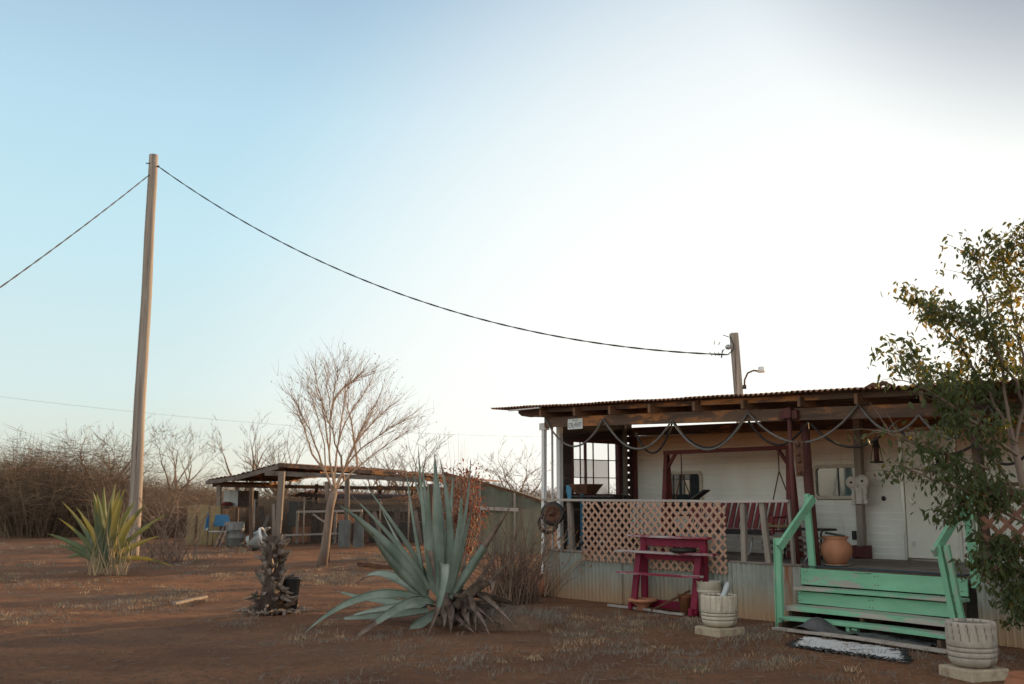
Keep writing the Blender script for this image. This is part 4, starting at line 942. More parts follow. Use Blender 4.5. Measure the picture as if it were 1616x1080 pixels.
big = [  # (base px), [ctrl px..], tip px, depth at base / mid / tip, width, dry tip
 ((672,940),(610,850),(535,797), 0,-.5,-.9,.15,0), ((678,930),(625,850),(553,780),.0,.3,.5,.125,.12), ((682,925),(640,850),(571,757),.1,.6,1.0,.13,.1),
 ((672,935),(655,850),(640,735),.1,.25,.3,.105,.06), ((682,930),(668,830),(660,703),.0,.1,.2,.15,.12), ((690,925),(672,830),(667,728),.2,.4,.5,.12,.1),
 ((694,930),(690,840),(686,714),-.1,-.15,-.1,.145,.08), ((700,930),(700,840),(688,730),.2,.4,.6,.12,.08), ((703,935),(720,840),(694,724),.1,.1,.1,.11,.12),
 ((708,930),(738,840),(743,722),.1,.1,.2,.115,.18), ((712,940),(735,850),(749,778),.3,.6,.8,.11,.3), ((712,945),(760,870),(807,798),-.1,-.2,-.4,.11,.45),
 ((676,945),(640,880),(600,800),.3,.9,1.4,.12,.08), ((690,930),(678,830),(650,742),.5,.8,1.0,.11,.1), ((700,930),(712,830),(716,735),.5,.8,1.1,.11,.15), ((688,935),(676,860),(676,762),-.25,-.45,-.5,.13,.05), ((706,935),(726,860),(729,765),-.2,-.4,-.5,.12,.15), ((670,940),(615,895),(586,840),-.2,-.6,-.9,.11,.1),
 ((668,945),(600,880),(562,922),.5,1.1,1.6,.12,.25), ((665,955),(600,955),(522,930),.4,.8,1.2,.11,.15),
 ((676,950),(572,915),(482,998),-.1,-.5,-.9,.13,.04), ((684,955),(650,930),(533,1030),-.3,-.9,-1.3,.135,.28), ((692,965),(655,990),(592,1041),-.3,-.8,-1.2,.12,.5),
 ((676,965),(600,975),(515,978),-.1,-.2,-.3,.12,.2), ((672,960),(610,955),(545,975),.3,.5,.7,.11,.15),
 ((716,960),(760,930),(792,850),.2,.3,.3,.10,.6), ((715,962),(760,935),(822,868),.0,.1,.0,.08,1),
 ((672,955),(620,975),(560,985),.1,.4,.5,.11,.3), ((722,955),(735,900),(735,872),.4,.7,.8,.1,.9)]
for (b_, c_, t_, d0, d1, d2, wd, dry) in big:
    q = MB(); leaf(q, [at(*b_, Y0 + d0 * .4), at(*c_, Y0 + d1 * .6), at(*t_, Y0 + d2)], wd * 1.08, .3, 18, tipdry=dry, roll=R(rnd.uniform(35, 60)) * (1 if t_[0] < 690 else -1) if t_[1] < 900 else R(rnd.uniform(-60, -40)))
    q.build('leaf', [M['agave'], M['agavedry']], ag, recalc=False)
for pts, wd, dry in (([at(694,955,Y0-.2), at(690,850,Y0-.5), at(716,872,Y0-.75), at(700,960,Y0-.9), at(667,1016,Y0-1.0)], .135, .25),   # bent forward
                     ([at(690,940,Y0-.1), at(676,868,Y0-.3), at(672,850,Y0-.45), at(682,870,Y0-.5), at(687,925,Y0-.55)], .10, .5)):
    q = MB(); leaf(q, pts, wd, .25, 26, tipdry=dry); q.build('leaf', [M['agave'], M['agavedry']], ag, recalc=False)
for k in range(40):
    b_ = at(rnd.uniform(690, 745), rnd.uniform(935, 975), Y0 + rnd.uniform(-.3, .3)); e = G(rnd.uniform(680, 825), rnd.uniform(962, 1010)) + Vector((0, 0, rnd.uniform(.01, .12)))
    e2 = b_.lerp(e, .55) + Vector((rnd.uniform(-.08, .08), rnd.uniform(-.1, .1), rnd.uniform(0, .16)))
    q = MB(); leaf(q, [b_, e2, e], rnd.uniform(.05, .10), rnd.uniform(.3, .9), 10); q.mi = [0] * len(q.f); q.build('dry_leaf', [M['agavedry']], ag, recalc=False)
q = MB(); p_ = G(705, 985); q.tube([p_ + Vector((-.02, .12, -.05)), p_ + Vector((-.04, .15, .2)), p_ + Vector((-.06, .2, .42))], [.15, .12, .05], 12); q.build('stem', M['agavedry'], ag)
# curled dead leaf mass on the right
q = MB(); leaf(q, [at(722,960,Y0-.1), at(760,925,Y0-.3), at(785,905,Y0-.5), at(775,935,Y0-.55)], .16, .6, 14); q.mi = [0] * len(q.f); q.build('dry_leaf', [M['agavedry']], ag, recalc=False)

Ys = 20.5
a2 = thing('agave', 'smaller sunlit agave with yellow edged leaves before the utility pole', 'agave', G(165, 905))
tips = [(74,842),(92,818),(98,792),(120,800),(147,776),(153,778),(164,768),(183,762),(190,770),(197,772),(215,790),(232,795),(264,811),(252,846),(275,895),(105,880),(130,812),(175,790),(205,805),(240,830),(90,860)]
for i, (x, y) in enumerate(tips):
    dd = rnd.uniform(-.9, .9); bx_ = 165 + (x - 165) * .08; up_ = (888 - y)
    mx = 165 + (x - 165) * .42; my = 888 - up_ * .62 if y < 870 else 868
    q = MB(); leaf(q, [at(bx_, 895, Ys + dd * .1), at(mx, my, Ys + dd * .6), at(x, y, Ys + dd)], rnd.uniform(.18, .23), .3, 12, tipdry=.05, roll=R(rnd.uniform(20, 55)) * (1 if x < 165 else -1)); q.build('leaf', [M['agave2'], M['agavedry']], a2, recalc=False)
q = MB()
for k in range(150):
    b_ = at(rnd.uniform(138, 200), 898, Ys - rnd.uniform(-.2, .6)); b_.z = 0; hh_ = rnd.uniform(.25, .75) if k % 5 else rnd.uniform(.9, 1.5)
    e = b_ + Vector((rnd.uniform(-.35, .35) * hh_, rnd.uniform(-.3, .3) * hh_, hh_)); m_ = b_.lerp(e, .5) + Vector((rnd.uniform(-.08, .08), 0, 0)); q.ribbon([b_, m_, e], rnd.uniform(.012, .022))
tag(q.build('dry_stalks', M['straw'], recalc=False), 'clump of dry straw stalks growing in front of the smaller agave', 'dry weeds')

# ================================================================== BARE TREES
def grow(mb, p, d, length, r, depth, spread, up, tips=None, nseg=4, kids=(2, 3), shrink=.72, minr=.004, sides=None):
    path = [p.copy()]; rr = [r]; q_ = p.copy(); dd = d.normalized()
    for i in range(nseg):
        dd = (dd + Vector((rnd.gauss(0, .12), rnd.gauss(0, .12), rnd.gauss(0, .08) + up * .08))).normalized()
        q_ = q_ + dd * length / nseg; path.append(q_.copy()); rr.append(max(minr, r * (1 - .45 * (i + 1) / nseg)))
    if r > .012: mb.tube(path, rr, sides or (8 if r > .05 else 5), True, False)
    else: mb.ribbon(path, max(r * 2.2, minr * 2))
    if depth <= 0:
        if tips is not None: tips.append(q_.copy())
        return
    k = rnd.randint(*kids)
    for j in range(k):
        i = nseg if j == 0 else rnd.randint(max(1, nseg // 3), nseg)
        base = path[i]; ax = Vector((rnd.gauss(0, 1), rnd.gauss(0, 1), rnd.gauss(0, .4)))
        nd = (dd + ax.normalized() * spread * (.5 if j == 0 else 1) + Vector((0, 0, up * .25))).normalized()
        grow(mb, base, nd, length * shrink * rnd.uniform(.8, 1.15), max(minr, rr[i] * (.78 if j == 0 else .6)), depth - 1, spread, up, tips, nseg, kids, shrink, minr)
# the bare tree by the shed
rnd.seed(21)
TB = G(507, 894)
bt = thing('bare_tree', 'leafless vase shaped young tree in front of the open shed', 'tree', TB)
fk = at(526, 778, TB.y)
q = MB(); tp = [TB + Vector((0, 0, -.05)), TB.lerp(fk, .25) + Vector((.02, 0, 0)), TB.lerp(fk, .5), TB.lerp(fk, .8) + Vector((-.02, 0, 0)), fk]
q.tube(tp, [.125, .10, .09, .088, .095], 14); q.tube([TB.lerp(fk, .78), TB.lerp(fk, .9) + Vector((-.1, 0, .06)), fk + Vector((-.16, 0, .25))], [.06, .055, .05], 8); q.build('trunk', M['bark'], bt)
crown = MB(); tips = []; prevp = []
limb = [(440,600,-.3),(455,640,.5),(470,575,.4),(490,560,-.5),(510,553,.2),(535,550,-.3),(560,556,.6),(580,563,-.2),(600,580,.4),(620,600,-.5),(640,622,.3),(668,648,-.2),(690,662,.5),(550,600,1.0),(500,610,-1.0),(600,640,1.0)]
for li, (x, y, dy) in enumerate(limb):
    x, y = 528 + (x - 528) * .76, 690 + (y - 690) * .82
    e = at(x, y + 10, TB.y + dy * 1.3); s0 = fk + Vector((rnd.uniform(-.05, .05), rnd.uniform(-.05, .05), rnd.uniform(-.1, .15)))
    if li % 3 and prevp: s0 = rnd.choice(prevp[-2:])[rnd.randint(2, 4)]
    m1 = s0.lerp(e, .35) + Vector((-(e.x - s0.x) * .10 + rnd.gauss(0, .12), rnd.gauss(0, .1), .14)); m2 = s0.lerp(e, .7) + Vector((-(e.x - s0.x) * .06, 0, .08))
    pts = []
    for i in range(13):
        t = i / 12; q0 = [s0, m1, m2, e]
        while len(q0) > 1: q0 = [q0[k].lerp(q0[k + 1], t) for k in range(len(q0) - 1)]
        pts.append(q0[0] + Vector((.05 * noise.noise(Vector((i * .5, li, 0))), .05 * noise.noise(Vector((i * .5, li, 9))), 0)) * min(1, i / 3))
    prevp.append(pts); r0 = rnd.uniform(.019, .031); crown.tube(pts, [r0 * (1 - .78 * i / 12) for i in range(13)], 6, True, False)
    for i in range(3, 13):
        for _ in range(5 if i > 5 else 2):
            d_ = (pts[i] - pts[i - 1]).normalized() + Vector((rnd.gauss(0, .42), rnd.gauss(0, .42), rnd.uniform(-.1, .4)))
            grow(crown, pts[i], d_, rnd.uniform(.3, .6), r0 * .22, 1, .55, .3, tips, 3, (2, 3), .7, .0034)
crown.build('crown', M['twig'], bt, recalc=False)
q = MB()
for t_ in rnd.sample(tips, min(230, len(tips))):
    if t_.z > 3.0:
        d_ = Vector((rnd.uniform(-.03, .03), rnd.uniform(-.02, .02), -.04)); x_ = Vector((rnd.uniform(-1, 1), rnd.uniform(-1, 1), 0)).normalized() * .012
        q.add([t_, t_ + d_ * .5 + x_, t_ + d_, t_ + d_ * .5 - x_], [(0, 1, 2, 3)])
q.build('dead_leaf', M['leafr'], bt, recalc=False).__setitem__('kind', 'stuff')
q = MB(); a = G(518, 888); q.beam(a, at(520, 815, a.y), .06, .05, (0, 1, 0), 4, .01); tag(q.build('stake', M['rust']), 'reddish brown stake standing right beside the bare tree trunk', 'stake')
# other bare trees
def baretree(px, py, Y, hgt, lean, seed, label, mat='brush', depth=6, spread=.75, kids=(2, 3), r0=None):
    rnd.seed(seed); b_ = at(px, py, Y); b_.z = 0
    t_ = thing('bare_tree', label, 'tree', b_); r0 = r0 or hgt * .030
    q = MB(); q.tube([b_ + Vector((0, 0, -.2)), b_ + Vector((lean * .15, 0, hgt * .12)), b_ + Vector((lean * .3, 0, hgt * .24))], [r0 * 1.2, r0, r0 * .9], 8); q.build('trunk', M['bark'], t_)
    c = MB()
    for k in range(4):
        a = k * 1.57 + rnd.uniform(0, 1); grow(c, b_ + Vector((lean * .3, 0, hgt * .22)), Vector((math.cos(a) * .7 + lean * .3, math.sin(a) * .7, 1)), hgt * .25, r0 * .65, depth - 1, spread, .25, None, 4, kids, .76, .009 * Y / 50)
    c.build('crown', M[mat], t_, recalc=False)
baretree(150, 815, 48, 5.9, .5, 3, 'spreading bare tree rising above the brush left of the utility pole', depth=6)
baretree(262, 815, 46, 5.0, 1.2, 5, 'bare tree with a curved limb just right of the utility pole', depth=6)
baretree(-12, 815, 45, 5.6, .2, 8, 'bare tree half cut off at the far left edge', depth=5)
baretree(382, 820, 44, 5.6, .0, 11, 'upright bare tree rising behind the left slope of the shed roof', depth=6, spread=.5)
baretree(445, 820, 50, 5.6, -.3, 12, 'bare tree behind the shed roof left of the vase shaped tree', depth=5, spread=.55)
baretree(640, 820, 42, 4.9, .2, 14, 'bare tree behind the right end of the shed roof', depth=6, spread=.7)
baretree(600, 820, 55, 5.0, -.2, 15, 'thin bare tree far behind the shed, between its neighbours', depth=5)
baretree(820, 815, 40, 4.0, .0, 16, 'low bare tree beyond the green shade cloth shed', depth=6, spread=.8)
baretree(700, 820, 48, 4.4, .0, 18, 'small bare tree behind the red leaved shrub', depth=5)

# ================================================================== BRUSH
rnd.seed(99)
def shrub(name, hgt, wid, n, mat, tw, seed, lean=.5):
    rnd.seed(seed); r_ = thing(name, 'leafless brown brush growing along the far edge of the yard', 'shrub', Vector((0, 0, 0)), 0, 'leafless brush along the yard edge')
    q = MB()
    for k in range(n):
        a = rnd.uniform(0, 6.283); rr_ = math.sqrt(rnd.random()) * wid * .35; b_ = Vector((math.cos(a) * rr_, math.sin(a) * rr_, 0))
        hh_ = hgt * rnd.uniform(.45, 1.0) * (1 - .35 * (rr_ / (wid * .5)) ** 2); o_ = Vector((math.cos(a), math.sin(a), 0)) * rnd.uniform(.0, lean) * 1.5 * hh_
        e = b_ + o_ + Vector((rnd.gauss(0, .15) * hh_, rnd.gauss(0, .15) * hh_, hh_)); m_ = b_.lerp(e, .5) + Vector((rnd.gauss(0, .07), rnd.gauss(0, .07), .04)) * hgt * .5
        q.ribbon([b_, m_, e], tw * .9)
        for j in range(9):
            t = rnd.uniform(.3, 1.0); s_ = m_.lerp(e, (t - .5) * 2) if t > .5 else b_.lerp(m_, t * 2)
            d_ = Vector((rnd.gauss(0, .8), rnd.gauss(0, .8), rnd.uniform(-.3, .8))) * hgt * rnd.uniform(.06, .2); q.ribbon([s_, s_ + d_ * .5 + Vector((rnd.gauss(0, .02), 0, 0)), s_ + d_], tw * .6)
    q.build('crown', M[mat], r_, recalc=False)
    q = MB()
    for k in range(7):
        a = rnd.uniform(0, 6.283); b_ = Vector((math.cos(a), math.sin(a), 0)) * wid * .12; q.tube([b_, b_ * 1.6 + Vector((0, 0, hgt * .25)), b_ * 2.4 + Vector((0, 0, hgt * .5))], [.035, .028, .015], 5)
    q.build('stem', M[mat], r_)
    return r_
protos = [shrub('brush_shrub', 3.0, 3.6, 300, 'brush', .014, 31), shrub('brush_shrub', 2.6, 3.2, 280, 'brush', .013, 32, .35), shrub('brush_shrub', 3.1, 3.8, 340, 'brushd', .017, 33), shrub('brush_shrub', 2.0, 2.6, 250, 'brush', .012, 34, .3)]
rnd.seed(5)
spots = []
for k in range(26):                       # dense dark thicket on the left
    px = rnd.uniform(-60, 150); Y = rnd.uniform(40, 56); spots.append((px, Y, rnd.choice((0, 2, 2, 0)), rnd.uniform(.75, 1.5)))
for k in range(40):
    px = rnd.uniform(120, 350); Y = rnd.uniform(38, 56); spots.append((px, Y, rnd.choice((0, 1, 1, 3)), rnd.uniform(.75, 1.05)))
for k in range(30):
    px = rnd.uniform(330, 900); Y = rnd.uniform(48, 62); spots.append((px, Y, rnd.choice((0, 1, 3)), rnd.uniform(.6, .85)))
for k in range(22):
    px = rnd.uniform(330, 720); Y = rnd.uniform(42, 47); spots.append((px, Y, 2 if k % 3 else 0, rnd.uniform(.5, .66)))
for k in range(10):
    px = rnd.uniform(770, 880); Y = rnd.uniform(36, 44); spots.append((px, Y, rnd.choice((1, 3)), rnd.uniform(.6, .8)))
first = set()
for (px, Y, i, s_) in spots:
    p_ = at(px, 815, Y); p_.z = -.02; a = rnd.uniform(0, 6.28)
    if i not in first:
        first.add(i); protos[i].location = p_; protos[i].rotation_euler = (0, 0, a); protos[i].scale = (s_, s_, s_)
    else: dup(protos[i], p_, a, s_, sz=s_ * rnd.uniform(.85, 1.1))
# far wood as one mass
q = MB(); rnd.seed(6)
for k in range(15000):
    px = rnd.uniform(-260, 2100); Y = rnd.uniform(62, 100); p_ = at(px, 800, Y); p_.z = 0
    hh_ = rnd.uniform(1.2, 3.6) * (.75 + .45 * noise.noise(Vector((p_.x * .09, 0, 1)))); q.ribbon([p_, p_ + Vector((rnd.gauss(0, .5), 0, hh_ * .55)), p_ + Vector((rnd.gauss(0, .9), 0, hh_))], rnd.uniform(.05, .10))
tag(q.build('distant_brush', M['brushd'], origin=Vector((0, 70, 0)), recalc=False), 'far off brown wood along the horizon behind the yard', 'brush', kind='stuff')
# thorny bush left of the porch
rnd.seed(44)
TBp = G(812, 952)
tb = thing('thorn_bush', 'grey purplish leafless bush beside the left end of the porch', 'shrub', TBp)
q = MB()
for k in range(165):
    a = rnd.uniform(0, 6.283); b_ = TBp + Vector((rnd.gauss(0, .19), rnd.gauss(0, .15), 0)); hh_ = rnd.uniform(.3, 1.15) if k % 5 else rnd.uniform(1.2, 1.85)
    sp = rnd.uniform(.15, 1.0) * min(hh_, 1.0); dx = min(.50, math.cos(a) * sp * 1.15); dy = math.sin(a) * sp * .7
    e = b_ + Vector((dx, dy, hh_ * (1 - .25 * abs(dx)))); m_ = b_.lerp(e, .5) + Vector((-dx * .18, -dy * .18, .05)) + Vector((rnd.gauss(0, .03), rnd.gauss(0, .03), 0))
    q.tube([b_, b_.lerp(m_, .5) , m_, m_.lerp(e, .5) + Vector((rnd.gauss(0, .02), 0, .01)), e], [.009, .0075, .006, .004, .002], 4, True, False)
    for j in range(4):
        t = rnd.uniform(.25, .95); s_ = m_.lerp(e, (t - .5) * 2) if t > .5 else b_.lerp(m_, t * 2)
        d_ = Vector((rnd.gauss(0, .5), rnd.gauss(0, .5), rnd.uniform(.1, .8))) * rnd.uniform(.12, .34); q.ribbon([s_, s_ + d_ * .5 + Vector((rnd.gauss(0, .015), 0, 0)), s_ + d_], .007)
q.build('branches', M['twig_g'], tb, recalc=False)
q = MB()
for k in range(120):
    p_ = TBp + Vector((rnd.gauss(.1, .35), rnd.gauss(0, .25), rnd.uniform(.2, 1.2))); d_ = Vector((rnd.uniform(-.02, .02), rnd.uniform(-.02, .02), -.03)); x_ = Vector((rnd.uniform(-1, 1), rnd.uniform(-1, 1), 0)).normalized() * .009
    q.add([p_, p_ + d_ * .5 + x_, p_ + d_, p_ + d_ * .5 - x_], [(0, 1, 2, 3)])
q.build('dead_leaf', M['leafr'], tb, recalc=False).__setitem__('kind', 'stuff')
def leaves(mb, pts, n, spread, size, droop=.6):
    for k in range(n):
        p_ = rnd.choice(pts) + Vector((rnd.gauss(0, spread), rnd.gauss(0, spread), rnd.gauss(0, spread)))
        d_ = Vector((rnd.gauss(0, .6), rnd.gauss(0, .6), -droop + rnd.gauss(0, .35))).normalized() * size * rnd.uniform(.6, 1.25)
        x_ = d_.cross(Vector((rnd.gauss(0, 1), rnd.gauss(0, 1), rnd.gauss(0, 1)))).normalized() * d_.length * rnd.uniform(.15, .24); n_ = d_.cross(x_).normalized() * d_.length * .08
        mb.add([p_, p_ + d_ * .35 + x_ + n_, p_ + d_ * .75 + x_ * .6 + n_, p_ + d_, p_ + d_ * .75 - x_ * .6 + n_, p_ + d_ * .35 - x_ + n_, p_ + d_ * .4, p_ + d_ * .75], [(0, 1, 6), (1, 2, 7, 6), (2, 3, 7), (3, 4, 7), (4, 5, 6, 7), (5, 0, 6)])
# red leaved shrub on a post
rs = thing('red_leaf_shrub', 'dried vine with dull red leaves behind the large agave', 'shrub', at(728, 885, 20) * 1.0 - Vector((0, 0, at(728, 885, 20).z)))
q = MB(); pts = []
base = at(728, 885, 20); base.z = 0
for k in range(60):
    a = rnd.uniform(0, 6.283); e = base + Vector((math.cos(a) * rnd.uniform(.05, .42), math.sin(a) * .35, rnd.uniform(.9, 2.05))); m_ = base.lerp(e, .5) + Vector((rnd.gauss(0, .12), rnd.gauss(0, .1), .15)); p4 = e + Vector((rnd.gauss(0, .12), 0, -rnd.uniform(.0, .5)))
    q.tube([base, m_, e, p4], [.012, .009, .006, .003], 4, True, False); pts += [m_, m_.lerp(e, .5), e, e.lerp(p4, .5), p4, base.lerp(m_, .7)]
for k in range(9):
    e = base + Vector((rnd.uniform(-.45, .2), 0, rnd.uniform(2.2, 2.9))); q.ribbon([base + Vector(((e.x - base.x) * .4, 0, 1.2)), e], .014)
q.build('branches', M['twig'], rs, recalc=False)
q = MB(); leaves(q, pts, 2100, .11, .085, .9); q.build('foliage', M['leafr'], rs, recalc=False)
# dry creeper on the left railing
cr_ = thing('dry_creeper', 'dry creeper with tan leaves climbing the left railing end', 'creeper', L(.4, -.2, 0))
q = MB(); pts = []; base = L(.15, -.2, 0)
for k in range(12):
    uu = rnd.uniform(.0, 1.2); e = L(uu, rnd.uniform(-.16, -.08), rnd.uniform(.65, 1.3)); m_ = base.lerp(e, .5) + Vector((rnd.gauss(0, .06), rnd.gauss(0, .06), .1)); q.tube([base, m_, e], [.008, .006, .003], 4, True, False); pts += [m_.lerp(e, .3), m_.lerp(e, .6), e, e]
q.build('stem', M['twig'], cr_, recalc=False)
M['leaft'] = leafmat('tan_dead_leaf', (.36,.20,.11), (.26,.15,.09), (.5,.25,.1), .2)
q = MB(); leaves(q, pts, 130, .07, .075, .5); q.build('foliage', M['leaft'], cr_, recalc=False)

# ================================================================== LEAFY TREE ON THE RIGHT
rnd.seed(77)
RTb = at(1668, 1000, 9.7); RTb.z = 0
rt = thing('leafy_tree', 'leafy green tree leaning over the porch at the right edge', 'tree', RTb)
q = MB(); trunk = [RTb, at(1645, 900, 9.7), at(1622, 800, 9.6), at(1600, 700, 9.6)]
q.tube(trunk, [.07, .055, .042, .03], 8); q.tube([RTb + Vector((.05, .1, 0)), at(1660, 850, 9.8), at(1650, 700, 9.9), at(1640, 540, 10.0)], [.06, .045, .035, .02], 8); q.build('trunk', M['bark'], rt)
limbs = [  # pixel waypoints with depth
 [(1622,800,9.6),(1560,720,9.5),(1490,640,9.4),(1425,560,9.3)], [(1600,700,9.6),(1560,600,9.7),(1500,520,9.8),(1450,480,9.9)],
 [(1600,700,9.6),(1580,560,9.5),(1545,450,9.6),(1535,405,9.7)], [(1640,700,9.9),(1615,560,10.0),(1590,450,10.1),(1580,405,10.1)], [(1640,600,9.9),(1630,480,9.8),(1615,400,9.8),(1612,380,9.8)],
 [(1630,830,9.5),(1570,800,9.2),(1500,760,9.0),(1430,740,9.0)], [(1560,740,9.5),(1490,715,9.2),(1420,690,9.1),(1390,680,9.1)], [(1622,800,9.6),(1560,770,9.4),(1500,730,9.3),(1410,745,9.2)],
 [(1650,900,9.7),(1610,850,9.4),(1575,860,9.3),(1560,880,9.3)], [(1650,900,9.7),(1610,880,9.4),(1590,920,9.3),(1600,950,9.3)], [(1640,700,9.9),(1600,640,10.1),(1540,600,10.2),(1480,590,10.3)],
 [(1600,720,9.4),(1540,660,9.1),(1470,620,9.0),(1430,600,9.0)], [(1640,760,9.9),(1700,650,9.8),(1740,560,9.7),(1720,480,9.7)], [(1650,800,9.6),(1720,760,9.5),(1760,700,9.5),(1780,640,9.5)],
 [(1620,640,9.6),(1570,540,9.3),(1520,480,9.2),(1480,500,9.2)], [(1640,780,9.5),(1590,760,9.2),(1540,790,9.1),(1500,805,9.1)], [(1600,700,9.6),(1640,560,9.4),(1660,460,9.4),(1680,400,9.4)]]
br = MB(); gp = []; yp = []
for wp_ in limbs:
    P = [at(*w_) for w_ in wp_]; pts = []
    for i in range(15):
        t = i / 14; q0 = P[:]
        while len(q0) > 1: q0 = [q0[k].lerp(q0[k + 1], t) for k in range(len(q0) - 1)]
        pts.append(q0[0] + Vector((rnd.gauss(0, .012), rnd.gauss(0, .012), rnd.gauss(0, .008))))
    br.tube(pts, [.016 * (1 - .8 * i / 14) + .002 for i in range(15)], 5, True, False)
    for i in range(3, 15):
        for _ in range(3):
            d_ = ((pts[i] - pts[i - 1]).normalized() * .8 + Vector((rnd.gauss(0, .6), rnd.gauss(0, .6), rnd.uniform(-.4, .6)))).normalized() * rnd.uniform(.12, .36)
            e = pts[i] + d_; m_ = pts[i] + d_ * .5 + Vector((0, 0, .02)); br.tube([pts[i], m_, e], [.004, .003, .0015], 3, True, False)
            for f in (.4, .6, .8, .95, 1.0):
                pp = pts[i].lerp(e, f)
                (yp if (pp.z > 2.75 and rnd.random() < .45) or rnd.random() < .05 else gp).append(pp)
br.build('branches', M['bark'], rt, recalc=False)
def dens(pts, lo, hi): return [p for p in pts if lo <= p.z < hi and not (p.z < 2.6 and p.x / p.y < .41 and math.sin(p.x * 91 + p.z * 57) > -.2) and not (p.z < 2.65 and p.x / p.y < .435 and math.sin(p.x * 71 + p.z * 47) > -.55)]
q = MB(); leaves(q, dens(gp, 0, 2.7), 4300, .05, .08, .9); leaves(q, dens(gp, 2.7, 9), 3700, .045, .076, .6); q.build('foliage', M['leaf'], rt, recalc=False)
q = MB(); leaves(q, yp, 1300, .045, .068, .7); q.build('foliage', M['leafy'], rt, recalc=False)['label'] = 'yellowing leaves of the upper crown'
q = MB(); leaves(q, dens(gp, 0, 2.4), 230, .04, .065, 1.0); q.build('foliage', M['leafr'], rt, recalc=False)['label'] = 'few dead reddish leaves low in the crown'

# ================================================================== DEAD PALM STUMP, BUCKET, LITTER
rnd.seed(12)
PS = G(428, 968)
ps = thing('palm_stump', 'dead palm stump ragged with grey leaf bases beside a black bucket', 'palm stump', PS)
q = MB(); q.tube([PS, PS + Vector((0, 0, .35)), PS + Vector((.0, 0, .7)), PS + Vector((-.03, 0, 1.0))], [.19, .13, .095, .08], 12); q.build('trunk', M['palmd'], ps)
for k in range(98):
    t = (k + rnd.random() * 3) / 100; a = k * 2.4 + rnd.uniform(-.9, .9); zz = .04 + t * .93; r_ = .2 - .1 * t + (.06 if t < .25 else 0)
    b_ = PS + Vector((math.cos(a) * r_ * .8, math.sin(a) * r_ * .8, zz)); ln_ = rnd.uniform(.05, .19) * (1.25 if t < .35 else 1); upk = rnd.uniform(-.1, 1.3) if t > .3 else rnd.uniform(-.7, .6)
    o_ = Vector((math.cos(a), math.sin(a), 0)); e = b_ + (o_ + Vector((rnd.gauss(0, .4), rnd.gauss(0, .4), upk))).normalized() * ln_
    q = MB(); leaf(q, [b_, b_.lerp(e, .5) - Vector((0, 0, .03)), e], rnd.uniform(.04, .12), rnd.uniform(.2, .9), 5, prof=lambda t: 1 - .5 * t, roll=rnd.uniform(-.7, .7)); q.mi = [0] * len(q.f); q.build('leaf_base', M['palm'], ps, recalc=False)
q = MB()
for k in range(160):
    a = rnd.uniform(0, 6.28); r_ = rnd.uniform(.15, .48); b_ = PS + Vector((math.cos(a) * r_, math.sin(a) * r_ * .8, rnd.uniform(.0, .04))); d_ = Vector((rnd.gauss(0, .09), rnd.gauss(0, .09), rnd.uniform(0, .06))); q.ribbon([b_, b_ + d_ * .5 + Vector((0, 0, .02)), b_ + d_], rnd.uniform(.015, .04))
tag(q.build('palm_litter', M['palm'], recalc=False), 'scraps of dead palm fibre scattered around the stump', 'litter', kind='stuff')
BK = G(458, 966)
bb = thing('bucket', 'tall black plastic bucket behind the dead palm stump', 'bucket', BK)
q = MB(); q.lathe([(0, 0), (.085, 0), (.10, .2), (.122, .42), (.135, .43), (.135, .445), (.122, .445), (.095, .2), (.08, .05), (0, .04)], BK, 28); q.build('body', M['black'], bb)
for k in range(2):
    a = .4 + k * math.pi; q = MB(); c_ = BK + Vector((math.cos(a) * .137, math.sin(a) * .137, .40)); q.lathe([(0, 0), (.015, 0), (.012, .012), (0, .012)], c_, 10, axis=Matrix.Rotation(a, 3, 'Z') @ Matrix.Rotation(R(90), 3, 'Y')); q.build('handle_lug', M['black'], bb)
# mound and log
MD = G(800, 985)
q = MB(); n = 40; vs = []; fs = []
for i in range(n + 1):
    for j in range(n + 1):
        x_ = (i / n - .5) * 2; y_ = (j / n - .5) * 2; r_ = math.hypot(x_, y_); h_ = max(0, 1 - r_ ** 2) ** .8 * .15 * (1 + .35 * noise.noise(Vector((x_ * 3, y_ * 3, 0)))) + .03 * noise.noise(Vector((x_ * 11, y_ * 11, 4)))
        vs.append(MD + Vector((x_ * .62, y_ * .5, h_ - (.05 if r_ > .95 else 0))))
        if i and j: o = (i - 1) * (n + 1) + j - 1; fs.append((o, o + n + 1, o + n + 2, o + 1))
q.add(vs, fs, True); md = q.build('mound', M['mound'], recalc=False); tag(md, kind='structure')
a, b_ = G(567, 893), G(625, 900)
q = MB(); q.beam(a + Vector((0, 0, .05)), b_ + Vector((0, 0, .05)), .12, .09, segs=6, wob=.01); tag(q.build('fallen_log', M['rust'], bevel=.01), 'short reddish timber lying on the sunlit dirt behind the agave', 'log')
a, b_ = G(275, 955), G(325, 945)
q = MB(); q.beam(a + Vector((0, 0, .02)), b_ + Vector((0, 0, .03)), .06, .03, segs=5, wob=.01); tag(q.build('broken_board', M['wood_x']), 'pale broken board lying in the dry grass left of the palm stump', 'board')

